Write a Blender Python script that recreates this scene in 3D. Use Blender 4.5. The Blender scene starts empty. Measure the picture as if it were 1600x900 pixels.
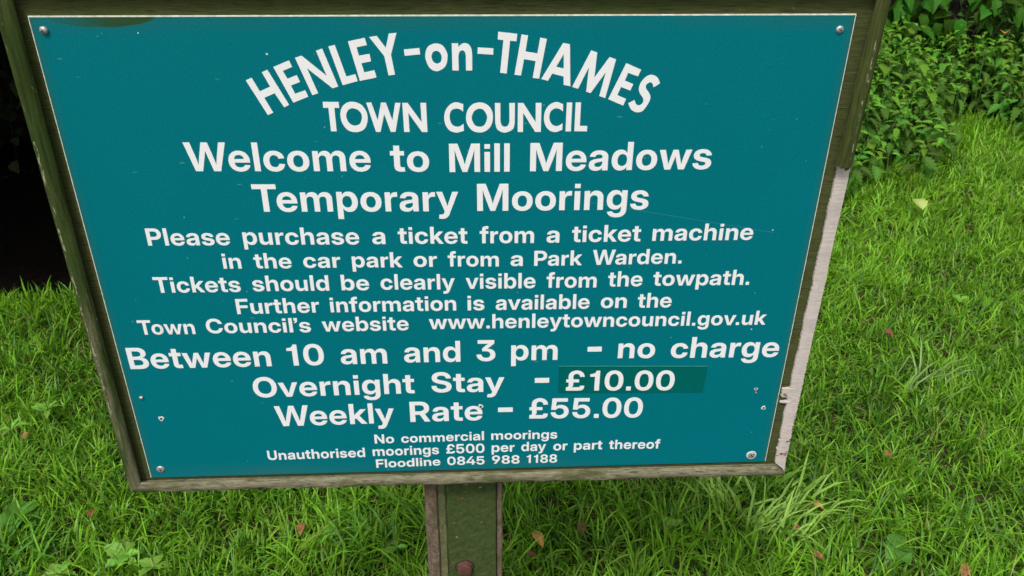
import bpy, bmesh, math, random
import numpy as np
from mathutils import Vector, Matrix, geometry
from math import radians, sin, cos, pi

S = bpy.context.scene
COL = S.collection

# ------------------------------------------------------------ camera, world, sun, exposure
ZC = 0.985                       # height of the sign panel's centre above the ground
CAM_POS = Vector((0.01813, -0.96042, ZC + 0.53724))
cam_d = bpy.data.cameras.new('camera')
cam = bpy.data.objects.new('camera', cam_d); COL.objects.link(cam)
Rm = [[0.9988010649980228, -0.008163582497270054, -0.04826788248541393],
      [-0.017113831842810293, 0.8655524284897153, -0.5005258337940334],
      [0.0458644668394987, 0.5007517842767678, 0.8643749772090594]]
# rows of Rm are the camera's right / down / forward axes in sign axes (right, down, into the sign)
def sw(v): return Vector((v[0], v[2], -v[1]))
right, down, fwd = sw(Rm[0]), sw(Rm[1]), sw(Rm[2])
M = Matrix((right, -down, -fwd)).transposed().to_4x4()
M.translation = CAM_POS
cam.matrix_world = M
cam_d.sensor_width = 36.0
cam_d.lens = 36.0 * 1343.825 / 1600
cam_d.clip_start = 0.05; cam_d.clip_end = 2000
cam_d.dof.use_dof = True; cam_d.dof.focus_distance = 1.12; cam_d.dof.aperture_fstop = 22
S.camera = cam

SUN_EL, SUN_AZ = radians(58), radians(205)       # azimuth clockwise from +Y (north)
world = bpy.data.worlds.new("World"); S.world = world; world.use_nodes = True
wn = world.node_tree; wn.nodes.clear()
sky = wn.nodes.new('ShaderNodeTexSky'); sky.sky_type = 'NISHITA'; sky.sun_disc = False
sky.sun_elevation = SUN_EL; sky.sun_rotation = SUN_AZ; sky.dust_density = 4.0; sky.air_density = 1.0; sky.ozone_density = 1.0
hs = wn.nodes.new('ShaderNodeHueSaturation'); hs.inputs['Saturation'].default_value = 0.22   # a white overcast sky
bg = wn.nodes.new('ShaderNodeBackground'); bg.inputs['Strength'].default_value = 0.10
wo = wn.nodes.new('ShaderNodeOutputWorld')
wn.links.new(sky.outputs[0], hs.inputs['Color']); wn.links.new(hs.outputs[0], bg.inputs['Color']); wn.links.new(bg.outputs[0], wo.inputs['Surface'])
sun_d = bpy.data.lights.new('sun', 'SUN'); sun_d.energy = 1.5; sun_d.angle = radians(12); sun_d.color = (1.0, 0.965, 0.9)
sun = bpy.data.objects.new('sun', sun_d); COL.objects.link(sun)
sdir = Vector((sin(SUN_AZ) * cos(SUN_EL), cos(SUN_AZ) * cos(SUN_EL), sin(SUN_EL)))
sun.rotation_euler = sdir.to_track_quat('Z', 'Y').to_euler()
sun.location = (0, 0, 20)
S.view_settings.view_transform = 'Standard'; S.view_settings.look = 'None'
S.view_settings.gamma = 1.0; S.view_settings.use_curve_mapping = False
S.view_settings.exposure = 0.82

rng = np.random.default_rng(7)
rnd = random.Random(11)

# ------------------------------------------------------------ helpers
def ground_px(px, py, z=0.0):
    """world point on the level z seen at a pixel of the 1600x900 photograph (used for placing only)"""
    d = right * ((px - 800) / 1343.825) + down * ((py - 450) / 1343.825) + fwd
    t = (z - CAM_POS.z) / d.z
    return CAM_POS + d * t

def tag(o, label=None, cat=None, group=None, kind=None):
    if label: o['label'] = label
    if cat: o['category'] = cat
    if group: o['group'] = group
    if kind: o['kind'] = kind
    return o
def link(name, me, mat=None, parent=None):
    o = bpy.data.objects.new(name, me); COL.objects.link(o)
    if mat is not None and me is not None and not me.materials: me.materials.append(mat)
    if parent is not None: o.parent = parent
    return o
def thing(name, loc, label, cat, group=None, rz=0.0):
    o = bpy.data.objects.new(name, None); COL.objects.link(o)
    o.empty_display_size = 0.1
    o.location = loc; o.rotation_euler = (0, 0, rz)
    return tag(o, label, cat, group)
def mesh_from(name, verts, faces):
    me = bpy.data.meshes.new(name); me.from_pydata([tuple(v) for v in verts], [], [tuple(f) for f in faces]); me.update(); return me

# node helpers
class NT:
    def __init__(s, name):
        s.m = bpy.data.materials.new(name); s.m.use_nodes = True
        s.t = s.m.node_tree; s.t.nodes.clear()
        s.out = s.n('ShaderNodeOutputMaterial'); s.p = s.n('ShaderNodeBsdfPrincipled')
        s.l(s.p.outputs[0], s.out.inputs[0])
        s.tc = s.n('ShaderNodeTexCoord')
    def n(s, k, **kw):
        x = s.t.nodes.new(k)
        for a, b in kw.items(): setattr(x, a, b)
        return x
    def l(s, a, b): s.t.links.new(a, b)
    def mapping(s, scale=(1, 1, 1), loc=(0, 0, 0), rot=(0, 0, 0)):
        m = s.n('ShaderNodeMapping'); m.inputs['Scale'].default_value = scale; m.inputs['Location'].default_value = loc; m.inputs['Rotation'].default_value = rot
        s.l(s.tc.outputs['Object'], m.inputs[0]); return m.outputs[0]
    def noise(s, vec, scale, detail=6, rough=0.6, dist=0.0):
        x = s.n('ShaderNodeTexNoise'); x.inputs['Scale'].default_value = scale; x.inputs['Detail'].default_value = detail
        x.inputs['Roughness'].default_value = rough; x.inputs['Distortion'].default_value = dist
        s.l(vec, x.inputs['Vector']); return x.outputs['Fac']
    def ramp(s, fac, stops, interp='LINEAR'):
        r = s.n('ShaderNodeValToRGB'); r.color_ramp.interpolation = interp
        e = r.color_ramp.elements
        while len(e) < len(stops): e.new(0.5)
        for i, (p, c) in enumerate(stops):
            e[i].position = p; e[i].color = (c, c, c, 1) if isinstance(c, (int, float)) else (*c, 1)
        s.l(fac, r.inputs[0]); return r.outputs[0]
    def mix(s, fac, a, b, mode='MIX'):
        m = s.n('ShaderNodeMix'); m.data_type = 'RGBA'; m.blend_type = mode
        for v, i in ((fac, 0), (a, 6), (b, 7)):
            if isinstance(v, (int, float)): m.inputs[i].default_value = v if i == 0 else (v, v, v, 1)
            elif isinstance(v, tuple): m.inputs[i].default_value = (*v, 1)
            else: s.l(v, m.inputs[i])
        return m.outputs[2]
    def math(s, op, a, b=None, c=None, clamp=False):
        m = s.n('ShaderNodeMath', operation=op, use_clamp=clamp)
        for i, v in enumerate((a, b, c)):
            if v is None: continue
            if isinstance(v, (int, float)): m.inputs[i].default_value = v
            else: s.l(v, m.inputs[i])
        return m.outputs[0]
    def xyz(s):
        x = s.n('ShaderNodeSeparateXYZ'); s.l(s.tc.outputs['Object'], x.inputs[0]); return x.outputs
    def bump(s, h, strength=0.3, dist=0.002):
        b = s.n('ShaderNodeBump'); b.inputs['Strength'].default_value = strength; b.inputs['Distance'].default_value = dist
        s.l(h, b.inputs['Height']); s.l(b.outputs[0], s.p.inputs['Normal'])
    def set(s, color=None, rough=None, spec=None, metal=None):
        for v, k in ((color, 'Base Color'), (rough, 'Roughness'), (spec, 'Specular IOR Level'), (metal, 'Metallic')):
            if v is None: continue
            if isinstance(v, tuple): s.p.inputs[k].default_value = (*v, 1)
            elif isinstance(v, (int, float)): s.p.inputs[k].default_value = v
            else: s.l(v, s.p.inputs[k])
        return s.m

# lettering outlines in font units, and where each word stands on the panel (millimetres)
GLYPHS={"-":[1321,[[[998,714],[998,479],[322,479],[322,714]]]],".":[540,[[[125,0],[420,0],[420,292],[125,292]]]],"0":[1321,[[[661,-23],[488,0],[345,70],[231,182],[149,334],[99,522],[82,744],[99,966],[149,1155],[232,1307],[345,1420],[488,1489],[661,1513],[833,1489],[977,1420],[1090,1307],[1173,1155],[1223,966],[1239,744],[1223,522],[1173,334],[1090,182],[977,70],[833,0]],[[661,223],[748,238],[820,284],[876,359],[917,462],[941,591],[949,744],[941,898],[917,1028],[876,1131],[820,1206],[748,1252],[661,1267],[573,1252],[501,1206],[445,1131],[404,1028],[380,898],[372,744],[380,591],[404,462],[445,359],[501,284],[573,238]]]],"1":[1090,[[[859,1490],[859,0],[564,0],[564,1050],[262,1050],[262,1232],[380,1240],[490,1272],[575,1335],[618,1420],[632,1490]]]],"3":[1321,[[[654,-23],[492,-7],[354,42],[243,118],[160,217],[108,335],[90,466],[385,466],[394,396],[420,336],[461,286],[514,250],[579,227],[652,219],[724,227],[788,249],[840,286],[879,336],[904,396],[912,466],[903,533],[877,591],[835,639],[777,676],[704,698],[618,706],[429,706],[429,896],[783,1239],[783,1243],[171,1243],[171,1490],[1143,1490],[1143,1260],[663,805],[663,868],[827,869],[963,835],[1070,772],[1149,684],[1196,576],[1212,454],[1195,321],[1141,205],[1057,110],[945,38],[809,-8]]]],"4":[1321,[[[54,304],[54,539],[679,1490],[977,1490],[362,548],[362,542],[1267,542],[1267,304]],[[788,0],[788,375],[790,481],[790,929],[1070,929],[1070,0]]]],"5":[1321,[[[656,-21],[509,-7],[379,37],[270,108],[187,201],[132,314],[109,444],[398,444],[409,381],[436,326],[528,245],[589,223],[657,216],[730,225],[793,251],[845,293],[884,349],[909,416],[917,492],[909,569],[884,637],[845,693],[794,735],[731,762],[659,771],[576,762],[504,735],[446,691],[408,633],[133,649],[188,1490],[1121,1490],[1121,1243],[450,1243],[418,879],[422,879],[481,930],[552,968],[634,992],[723,1000],[821,990],[912,962],[994,918],[1066,858],[1125,784],[1169,699],[1197,603],[1206,499],[1189,356],[1137,230],[1055,125],[945,45],[811,-5]]]],"8":[1321,[[[660,-23],[503,-9],[365,31],[252,96],[166,181],[112,283],[94,400],[105,494],[138,578],[191,650],[261,708],[345,750],[440,774],[440,776],[320,816],[226,889],[166,989],[146,1110],[162,1221],[212,1318],[290,1400],[394,1461],[518,1500],[660,1513],[803,1500],[928,1461],[1031,1400],[1109,1319],[1158,1221],[1175,1110],[1154,989],[1094,889],[1000,816],[881,776],[881,774],[976,750],[1060,708],[1130,650],[1182,578],[1216,494],[1227,400],[1209,283],[1155,181],[1069,96],[955,31],[818,-9]],[[660,200],[733,207],[796,228],[848,261],[887,306],[911,360],[919,422],[911,485],[886,541],[846,587],[794,622],[731,644],[660,652],[589,644],[526,622],[474,587],[434,541],[409,485],[401,422],[409,360],[433,306],[472,261],[524,228],[587,207]],[[660,876],[776,902],[855,974],[883,1081],[876,1139],[855,1188],[777,1259],[660,1285],[543,1259],[465,1188],[444,1139],[437,1081],[465,974],[544,902]]]],"9":[1321,[[[655,1511],[804,1495],[936,1448],[1047,1372],[1132,1270],[1185,1145],[1203,1001],[1191,883],[1153,765],[1090,640],[1001,500],[657,0],[339,0],[814,681],[879,681],[822,611],[729,552],[667,534],[593,528],[461,543],[345,587],[249,658],[178,752],[133,868],[118,1003],[135,1144],[187,1268],[269,1370],[377,1447],[507,1495]],[[660,1274],[590,1265],[528,1239],[476,1197],[436,1143],[411,1078],[402,1005],[411,933],[436,869],[476,815],[528,774],[590,747],[660,739],[730,747],[792,773],[844,815],[884,868],[909,933],[917,1005],[909,1078],[884,1143],[844,1197],[793,1239],[730,1265]]]],"B":[1331,[[[120,0],[120,1490],[713,1490],[862,1478],[986,1441],[1083,1383],[1154,1307],[1196,1214],[1211,1107],[1202,1025],[1177,954],[1137,894],[1084,845],[944,782],[944,775],[1029,759],[1106,724],[1172,671],[1223,602],[1256,517],[1267,417],[1252,302],[1208,201],[1134,117],[1033,53],[904,13],[748,0]],[[419,242],[701,242],[811,255],[892,294],[941,355],[957,437],[949,496],[927,547],[890,588],[841,620],[780,639],[707,646],[419,646]],[[419,867],[684,867],[802,891],[880,957],[908,1060],[893,1137],[849,1197],[779,1235],[686,1248],[419,1248]]]],"C":[1496,[[[776,-23],[585,0],[415,70],[273,182],[165,334],[97,523],[74,744],[97,967],[165,1156],[273,1308],[415,1420],[585,1490],[776,1513],[901,1503],[1016,1475],[1121,1429],[1213,1367],[1291,1289],[1353,1196],[1399,1090],[1426,971],[1120,971],[1078,1087],[1004,1173],[903,1226],[781,1245],[665,1229],[567,1184],[487,1111],[428,1011],[392,889],[380,744],[392,599],[428,477],[487,378],[567,305],[665,260],[781,245],[902,264],[1003,317],[1077,402],[1120,517],[1426,517],[1401,404],[1357,301],[1295,209],[1218,130],[1127,65],[1021,17],[904,-13]]]],"F":[1194,[[[120,0],[120,1490],[1134,1490],[1134,1233],[423,1233],[423,846],[1079,846],[1079,596],[423,596],[423,0]]]],"M":[1854,[[[120,0],[120,1490],[569,1490],[818,790],[853,673],[895,525],[934,375],[964,252],[894,252],[924,374],[963,524],[1004,673],[1039,790],[1284,1490],[1734,1490],[1734,0],[1435,0],[1435,712],[1436,831],[1440,980],[1444,1142],[1447,1296],[1478,1296],[1432,1132],[1385,968],[1341,823],[1306,712],[1052,0],[803,0],[546,712],[511,823],[466,968],[418,1131],[369,1296],[407,1296],[409,1143],[413,982],[417,832],[419,712],[419,0]]]],"N":[1510,[[[120,0],[120,1490],[446,1490],[926,724],[988,620],[1061,486],[1134,337],[1101,285],[1092,448],[1086,620],[1085,695],[1084,753],[1084,1490],[1389,1490],[1389,0],[1062,0],[627,694],[553,818],[464,976],[359,1171],[408,1194],[418,988],[424,815],[425,695],[425,0]]]],"O":[1546,[[[773,-23],[584,0],[416,70],[274,182],[166,334],[97,523],[74,744],[97,967],[166,1156],[274,1308],[416,1420],[584,1490],[773,1513],[962,1490],[1131,1420],[1272,1308],[1380,1156],[1449,967],[1472,744],[1449,522],[1380,334],[1272,182],[1131,70],[962,0]],[[773,245],[882,260],[978,303],[1057,375],[1117,473],[1154,597],[1167,744],[1154,892],[1117,1017],[1057,1115],[978,1187],[882,1230],[773,1245],[665,1230],[569,1186],[490,1115],[430,1016],[392,892],[380,744],[392,597],[430,473],[490,375],[569,304],[665,260]]]],"P":[1303,[[[120,0],[120,1490],[704,1490],[860,1475],[993,1429],[1100,1355],[1179,1257],[1228,1137],[1244,998],[1227,858],[1178,738],[1098,640],[990,567],[856,521],[699,506],[299,506],[299,757],[673,757],[753,765],[819,787],[872,823],[911,871],[934,930],[942,998],[934,1066],[911,1125],[872,1172],[819,1207],[753,1230],[673,1237],[423,1237],[423,0]]]],"R":[1335,[[[120,0],[120,1490],[710,1490],[866,1475],[999,1430],[1106,1358],[1185,1262],[1234,1142],[1250,1004],[1233,866],[1182,749],[1101,654],[991,584],[855,541],[695,526],[301,526],[301,771],[680,771],[759,778],[826,799],[878,833],[917,879],[941,936],[948,1004],[940,1072],[917,1129],[878,1176],[825,1210],[759,1231],[679,1238],[423,1238],[423,0]],[[960,0],[612,675],[934,675],[1290,0]]]],"S":[1336,[[[676,-23],[503,-9],[356,35],[237,108],[150,207],[95,331],[76,479],[369,479],[381,405],[410,343],[456,293],[517,257],[591,235],[676,228],[756,234],[825,252],[881,281],[923,320],[950,367],[959,421],[930,507],[843,568],[776,593],[694,615],[534,651],[349,712],[216,800],[135,917],[108,1062],[126,1189],[180,1299],[265,1389],[378,1456],[514,1499],[670,1513],[828,1498],[963,1455],[1074,1386],[1156,1293],[1209,1178],[1229,1045],[942,1045],[918,1135],[862,1204],[778,1247],[670,1261],[536,1238],[445,1173],[421,1129],[413,1078],[421,1032],[442,994],[528,935],[666,892],[807,860],[1001,799],[1144,710],[1194,654],[1231,590],[1253,517],[1260,434],[1243,303],[1190,191],[1105,100],[989,32],[845,-9]]]],"T":[1321,[[[55,1233],[55,1490],[1266,1490],[1266,1233],[812,1233],[812,0],[510,0],[510,1233]]]],"U":[1461,[[[731,-23],[558,-6],[408,46],[285,128],[194,236],[137,368],[118,520],[118,1490],[416,1490],[416,544],[426,461],[455,388],[502,327],[565,281],[642,251],[731,241],[820,251],[897,280],[959,327],[1006,388],[1035,461],[1045,544],[1045,1490],[1344,1490],[1344,520],[1325,368],[1267,236],[1176,127],[1054,45],[904,-6]]]],"W":[2066,[[[423,0],[23,1490],[348,1490],[524,746],[563,559],[599,368],[633,179],[575,179],[611,368],[649,559],[691,746],[877,1490],[1189,1490],[1373,746],[1416,559],[1454,368],[1491,179],[1431,179],[1466,368],[1502,559],[1541,746],[1717,1490],[2043,1490],[1642,0],[1301,0],[1093,801],[1044,1024],[993,1288],[1072,1288],[1021,1026],[973,801],[764,0]]]],"a":[1149,[[[433,-19],[332,-10],[244,17],[170,62],[114,124],[78,205],[66,303],[74,386],[99,454],[139,509],[191,552],[324,608],[482,635],[569,644],[637,653],[687,664],[720,680],[746,732],[746,738],[725,812],[665,861],[571,878],[472,861],[404,813],[372,742],[99,757],[125,855],[174,938],[245,1005],[337,1055],[448,1086],[576,1096],[762,1073],[841,1043],[908,1003],[962,951],[1003,887],[1028,813],[1036,728],[1036,0],[753,0],[753,151],[747,151],[678,62],[575,2]],[[513,186],[580,192],[638,213],[719,286],[748,391],[748,503],[712,488],[659,475],[596,464],[530,453],[436,429],[370,383],[346,311],[367,243],[426,200]]]],"b":[1244,[[[721,-21],[584,3],[479,69],[407,168],[401,168],[401,0],[113,0],[113,1490],[405,1490],[405,916],[409,916],[482,1010],[586,1073],[723,1096],[848,1079],[958,1028],[1049,946],[1119,835],[1163,699],[1178,538],[1164,378],[1120,241],[1051,130],[960,47],[849,-4]],[[642,216],[711,226],[770,255],[817,303],[852,367],[874,446],[881,539],[874,631],[853,710],[818,774],[770,821],[711,850],[642,860],[571,850],[510,820],[460,772],[424,708],[401,630],[394,539],[401,448],[424,369],[461,305],[510,256],[571,226]]]],"c":[1158,[[[600,-23],[449,-6],[319,47],[212,132],[133,244],[83,380],[66,536],[83,693],[133,829],[212,942],[319,1027],[449,1080],[600,1097],[699,1090],[789,1068],[870,1033],[940,986],[999,928],[1045,860],[1078,782],[1095,696],[816,679],[791,754],[747,812],[684,849],[604,863],[533,852],[473,822],[425,774],[391,708],[369,629],[362,536],[369,445],[391,366],[425,301],[473,252],[533,222],[604,212],[684,225],[747,262],[791,322],[816,399],[1096,382],[1080,296],[1048,218],[1002,149],[943,90],[872,42],[790,6],[699,-16]]]],"d":[1244,[[[523,-21],[396,-4],[285,47],[193,130],[124,241],[81,378],[66,538],[81,699],[125,835],[195,946],[287,1028],[397,1079],[521,1096],[659,1073],[762,1010],[835,916],[839,916],[839,1490],[1131,1490],[1131,0],[844,0],[844,168],[838,168],[766,69],[661,3]],[[603,216],[674,226],[734,256],[784,305],[820,369],[843,448],[851,539],[843,630],[820,708],[784,772],[735,820],[674,850],[603,860],[533,850],[474,821],[427,774],[392,710],[370,631],[363,539],[370,446],[392,367],[427,303],[475,255],[534,226]]]],"e":[1172,[[[601,-23],[449,-6],[318,47],[211,132],[132,244],[83,380],[66,536],[83,691],[132,827],[211,940],[316,1026],[444,1079],[590,1097],[699,1088],[798,1059],[887,1013],[963,949],[1025,869],[1071,774],[1100,666],[1109,544],[1109,463],[177,463],[177,650],[968,650],[834,604],[827,681],[806,748],[771,802],[724,842],[665,867],[594,875],[524,866],[465,841],[417,802],[382,748],[360,683],[352,608],[352,480],[360,398],[383,329],[421,272],[471,231],[534,206],[609,197],[710,213],[785,260],[830,332],[1097,316],[1063,221],[1006,139],[928,71],[833,20],[724,-13]]]],"f":[774,[[[726,1077],[726,849],[18,849],[18,1077]],[[212,0],[212,1199],[222,1295],[253,1373],[303,1434],[372,1478],[458,1505],[559,1513],[669,1510],[741,1503],[723,1276],[678,1280],[623,1281],[567,1274],[531,1253],[510,1216],[504,1162],[504,0]]]],"g":[1245,[[[609,-435],[474,-425],[360,-395],[266,-347],[194,-284],[144,-206],[115,-117],[386,-93],[428,-159],[502,-204],[609,-220],[707,-206],[781,-163],[828,-91],[843,8],[843,185],[835,185],[763,88],[659,26],[523,4],[397,21],[286,70],[194,150],[125,257],[81,389],[66,544],[81,702],[125,837],[196,947],[288,1028],[398,1079],[522,1096],[660,1073],[765,1008],[839,912],[844,912],[844,1077],[1132,1077],[1132,29],[1116,-118],[1066,-235],[986,-324],[881,-387],[754,-423]],[[603,235],[674,245],[735,273],[784,319],[821,381],[843,458],[851,547],[843,637],[821,714],[784,777],[735,824],[674,853],[603,863],[534,853],[475,824],[427,778],[392,716],[370,638],[363,547],[370,456],[392,379],[427,318],[475,272],[534,244]]]],"h":[1222,[[[405,608],[405,0],[113,0],[113,1490],[403,1490],[403,801],[359,801],[418,926],[499,1019],[603,1077],[733,1096],[840,1084],[931,1047],[1006,987],[1062,904],[1097,801],[1109,678],[1109,0],[817,0],[817,626],[804,720],[765,789],[702,832],[618,846],[508,820],[465,787],[432,741],[412,681]]]],"i":[518,[[[113,0],[405,0],[405,1077],[113,1077]],[[113,1250],[405,1250],[405,1490],[113,1490]]]],"k":[1145,[[[378,315],[378,662],[413,662],[786,1077],[1127,1077],[646,537],[579,537]],[[113,0],[113,1490],[405,1490],[405,0]],[[806,0],[469,472],[663,677],[1150,0]]]],"l":[518,[[[113,0],[405,0],[405,1490],[113,1490]]]],"m":[1827,[[[113,0],[113,1077],[391,1077],[396,826],[377,826],[410,911],[455,979],[510,1031],[573,1068],[715,1097],[826,1079],[919,1025],[989,938],[1028,820],[995,820],[1025,903],[1070,971],[1128,1025],[1197,1065],[1275,1089],[1358,1097],[1455,1086],[1540,1053],[1612,998],[1667,924],[1702,830],[1714,718],[1714,0],[1422,0],[1422,664],[1408,748],[1369,807],[1311,842],[1242,854],[1142,829],[1077,759],[1054,655],[1054,0],[772,0],[772,673],[760,747],[723,805],[667,842],[595,854],[500,829],[431,758],[411,705],[405,642],[405,0]]]],"n":[1222,[[[405,608],[405,0],[113,0],[113,1077],[397,1077],[398,801],[359,801],[418,926],[499,1019],[603,1077],[733,1096],[840,1084],[931,1047],[1006,987],[1062,904],[1097,801],[1109,678],[1109,0],[817,0],[817,626],[804,720],[765,789],[702,832],[618,846],[508,820],[465,787],[432,741],[412,681]]]],"o":[1209,[[[605,-23],[453,-6],[322,47],[214,131],[133,243],[83,379],[66,536],[83,694],[133,830],[214,943],[322,1027],[453,1080],[605,1097],[757,1080],[888,1027],[996,943],[1076,830],[1126,694],[1143,536],[1126,379],[1076,243],[996,131],[888,47],[757,-6]],[[605,212],[675,222],[735,252],[783,300],[818,365],[840,445],[847,536],[840,629],[818,709],[783,773],[735,822],[675,852],[605,862],[535,852],[475,822],[427,774],[391,709],[370,629],[362,536],[370,444],[391,365],[427,300],[475,252],[535,222]]]],"p":[1244,[[[113,-418],[113,1077],[401,1077],[401,918],[408,918],[481,1010],[585,1073],[723,1096],[848,1079],[958,1028],[1049,946],[1119,835],[1163,699],[1178,538],[1164,378],[1120,241],[1051,130],[960,47],[849,-4],[721,-21],[585,3],[481,69],[410,165],[405,165],[405,-418]],[[642,216],[711,226],[770,255],[817,303],[852,367],[874,446],[881,539],[874,631],[853,710],[818,774],[770,821],[711,850],[642,860],[571,850],[510,820],[460,772],[424,708],[401,630],[394,539],[401,448],[424,369],[461,305],[510,256],[571,226]]]],"r":[784,[[[113,0],[113,1077],[395,1077],[395,892],[401,892],[440,978],[496,1038],[571,1075],[663,1087],[711,1085],[753,1082],[753,828],[699,834],[626,837],[512,808],[468,774],[434,726],[412,667],[405,596],[405,0]]]],"s":[1090,[[[551,-24],[423,-14],[310,16],[215,66],[140,135],[89,221],[63,322],[346,338],[368,274],[410,226],[471,197],[550,187],[626,195],[683,219],[720,256],[732,302],[723,341],[696,371],[652,395],[591,412],[404,449],[267,492],[169,559],[109,648],[89,760],[103,855],[145,938],[212,1005],[302,1055],[413,1086],[541,1096],[668,1086],[776,1055],[866,1005],[934,939],[980,856],[1001,759],[734,744],[717,800],[678,846],[621,877],[549,887],[480,879],[426,855],[392,818],[380,773],[389,735],[414,704],[456,680],[515,662],[714,623],[854,581],[952,519],[1009,435],[1028,329],[1013,229],[967,143],[895,72],[799,20],[683,-13]]]],"t":[750,[[[698,1077],[698,849],[18,849],[18,1077]],[[192,1357],[484,1357],[484,325],[489,279],[506,248],[538,231],[587,226],[643,227],[694,230],[708,4],[626,-3],[531,-5],[382,13],[276,67],[213,158],[192,286]]]],"u":[1222,[[[489,-19],[383,-7],[291,30],[216,90],[160,173],[125,276],[113,399],[113,1077],[405,1077],[405,451],[418,357],[458,288],[520,245],[604,230],[714,257],[757,290],[789,336],[810,396],[817,469],[817,1077],[1109,1077],[1109,0],[825,0],[824,276],[863,276],[804,151],[723,58],[618,0]]]],"v":[1163,[[[418,0],[19,1077],[327,1077],[508,533],[566,336],[619,136],[552,136],[604,336],[661,533],[839,1077],[1144,1077],[745,0]]]],"w":[1694,[[[346,0],[19,1077],[325,1077],[424,690],[479,453],[532,198],[495,198],[553,452],[612,690],[714,1077],[980,1077],[1081,690],[1140,453],[1197,198],[1160,198],[1213,452],[1267,690],[1364,1077],[1675,1077],[1347,0],[1047,0],[923,426],[888,558],[854,698],[820,835],[874,835],[840,698],[806,558],[770,426],[645,0]]]],"y":[1164,[[[127,-411],[150,-182],[251,-186],[325,-181],[375,-145],[407,-72],[430,2],[19,1077],[327,1077],[509,533],[567,336],[619,136],[542,136],[595,337],[655,533],[841,1077],[1145,1077],[677,-153],[639,-235],[595,-301],[541,-353],[479,-391],[405,-413],[319,-421],[219,-418]]]],"£":[1267,[[[75,196],[75,249],[146,258],[198,287],[229,337],[237,408],[205,1006],[214,1153],[260,1278],[338,1378],[442,1451],[566,1497],[704,1512],[834,1498],[949,1455],[1046,1385],[1121,1293],[1170,1179],[1191,1047],[912,1033],[896,1133],[854,1205],[791,1249],[709,1263],[644,1256],[590,1235],[547,1201],[517,1153],[499,1093],[495,1021],[517,450],[512,384],[492,331],[415,256],[307,216],[188,200]],[[74,0],[74,249],[866,249],[909,262],[923,305],[923,362],[1197,362],[1197,306],[1177,175],[1116,78],[1016,20],[877,0]],[[74,628],[74,844],[863,844],[863,628]]]],"’":[430,[[[70,1490],[362,1490],[362,1270],[345,1140],[275,1030],[110,950],[80,1035],[165,1090],[215,1200],[70,1200]]]]}
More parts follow.
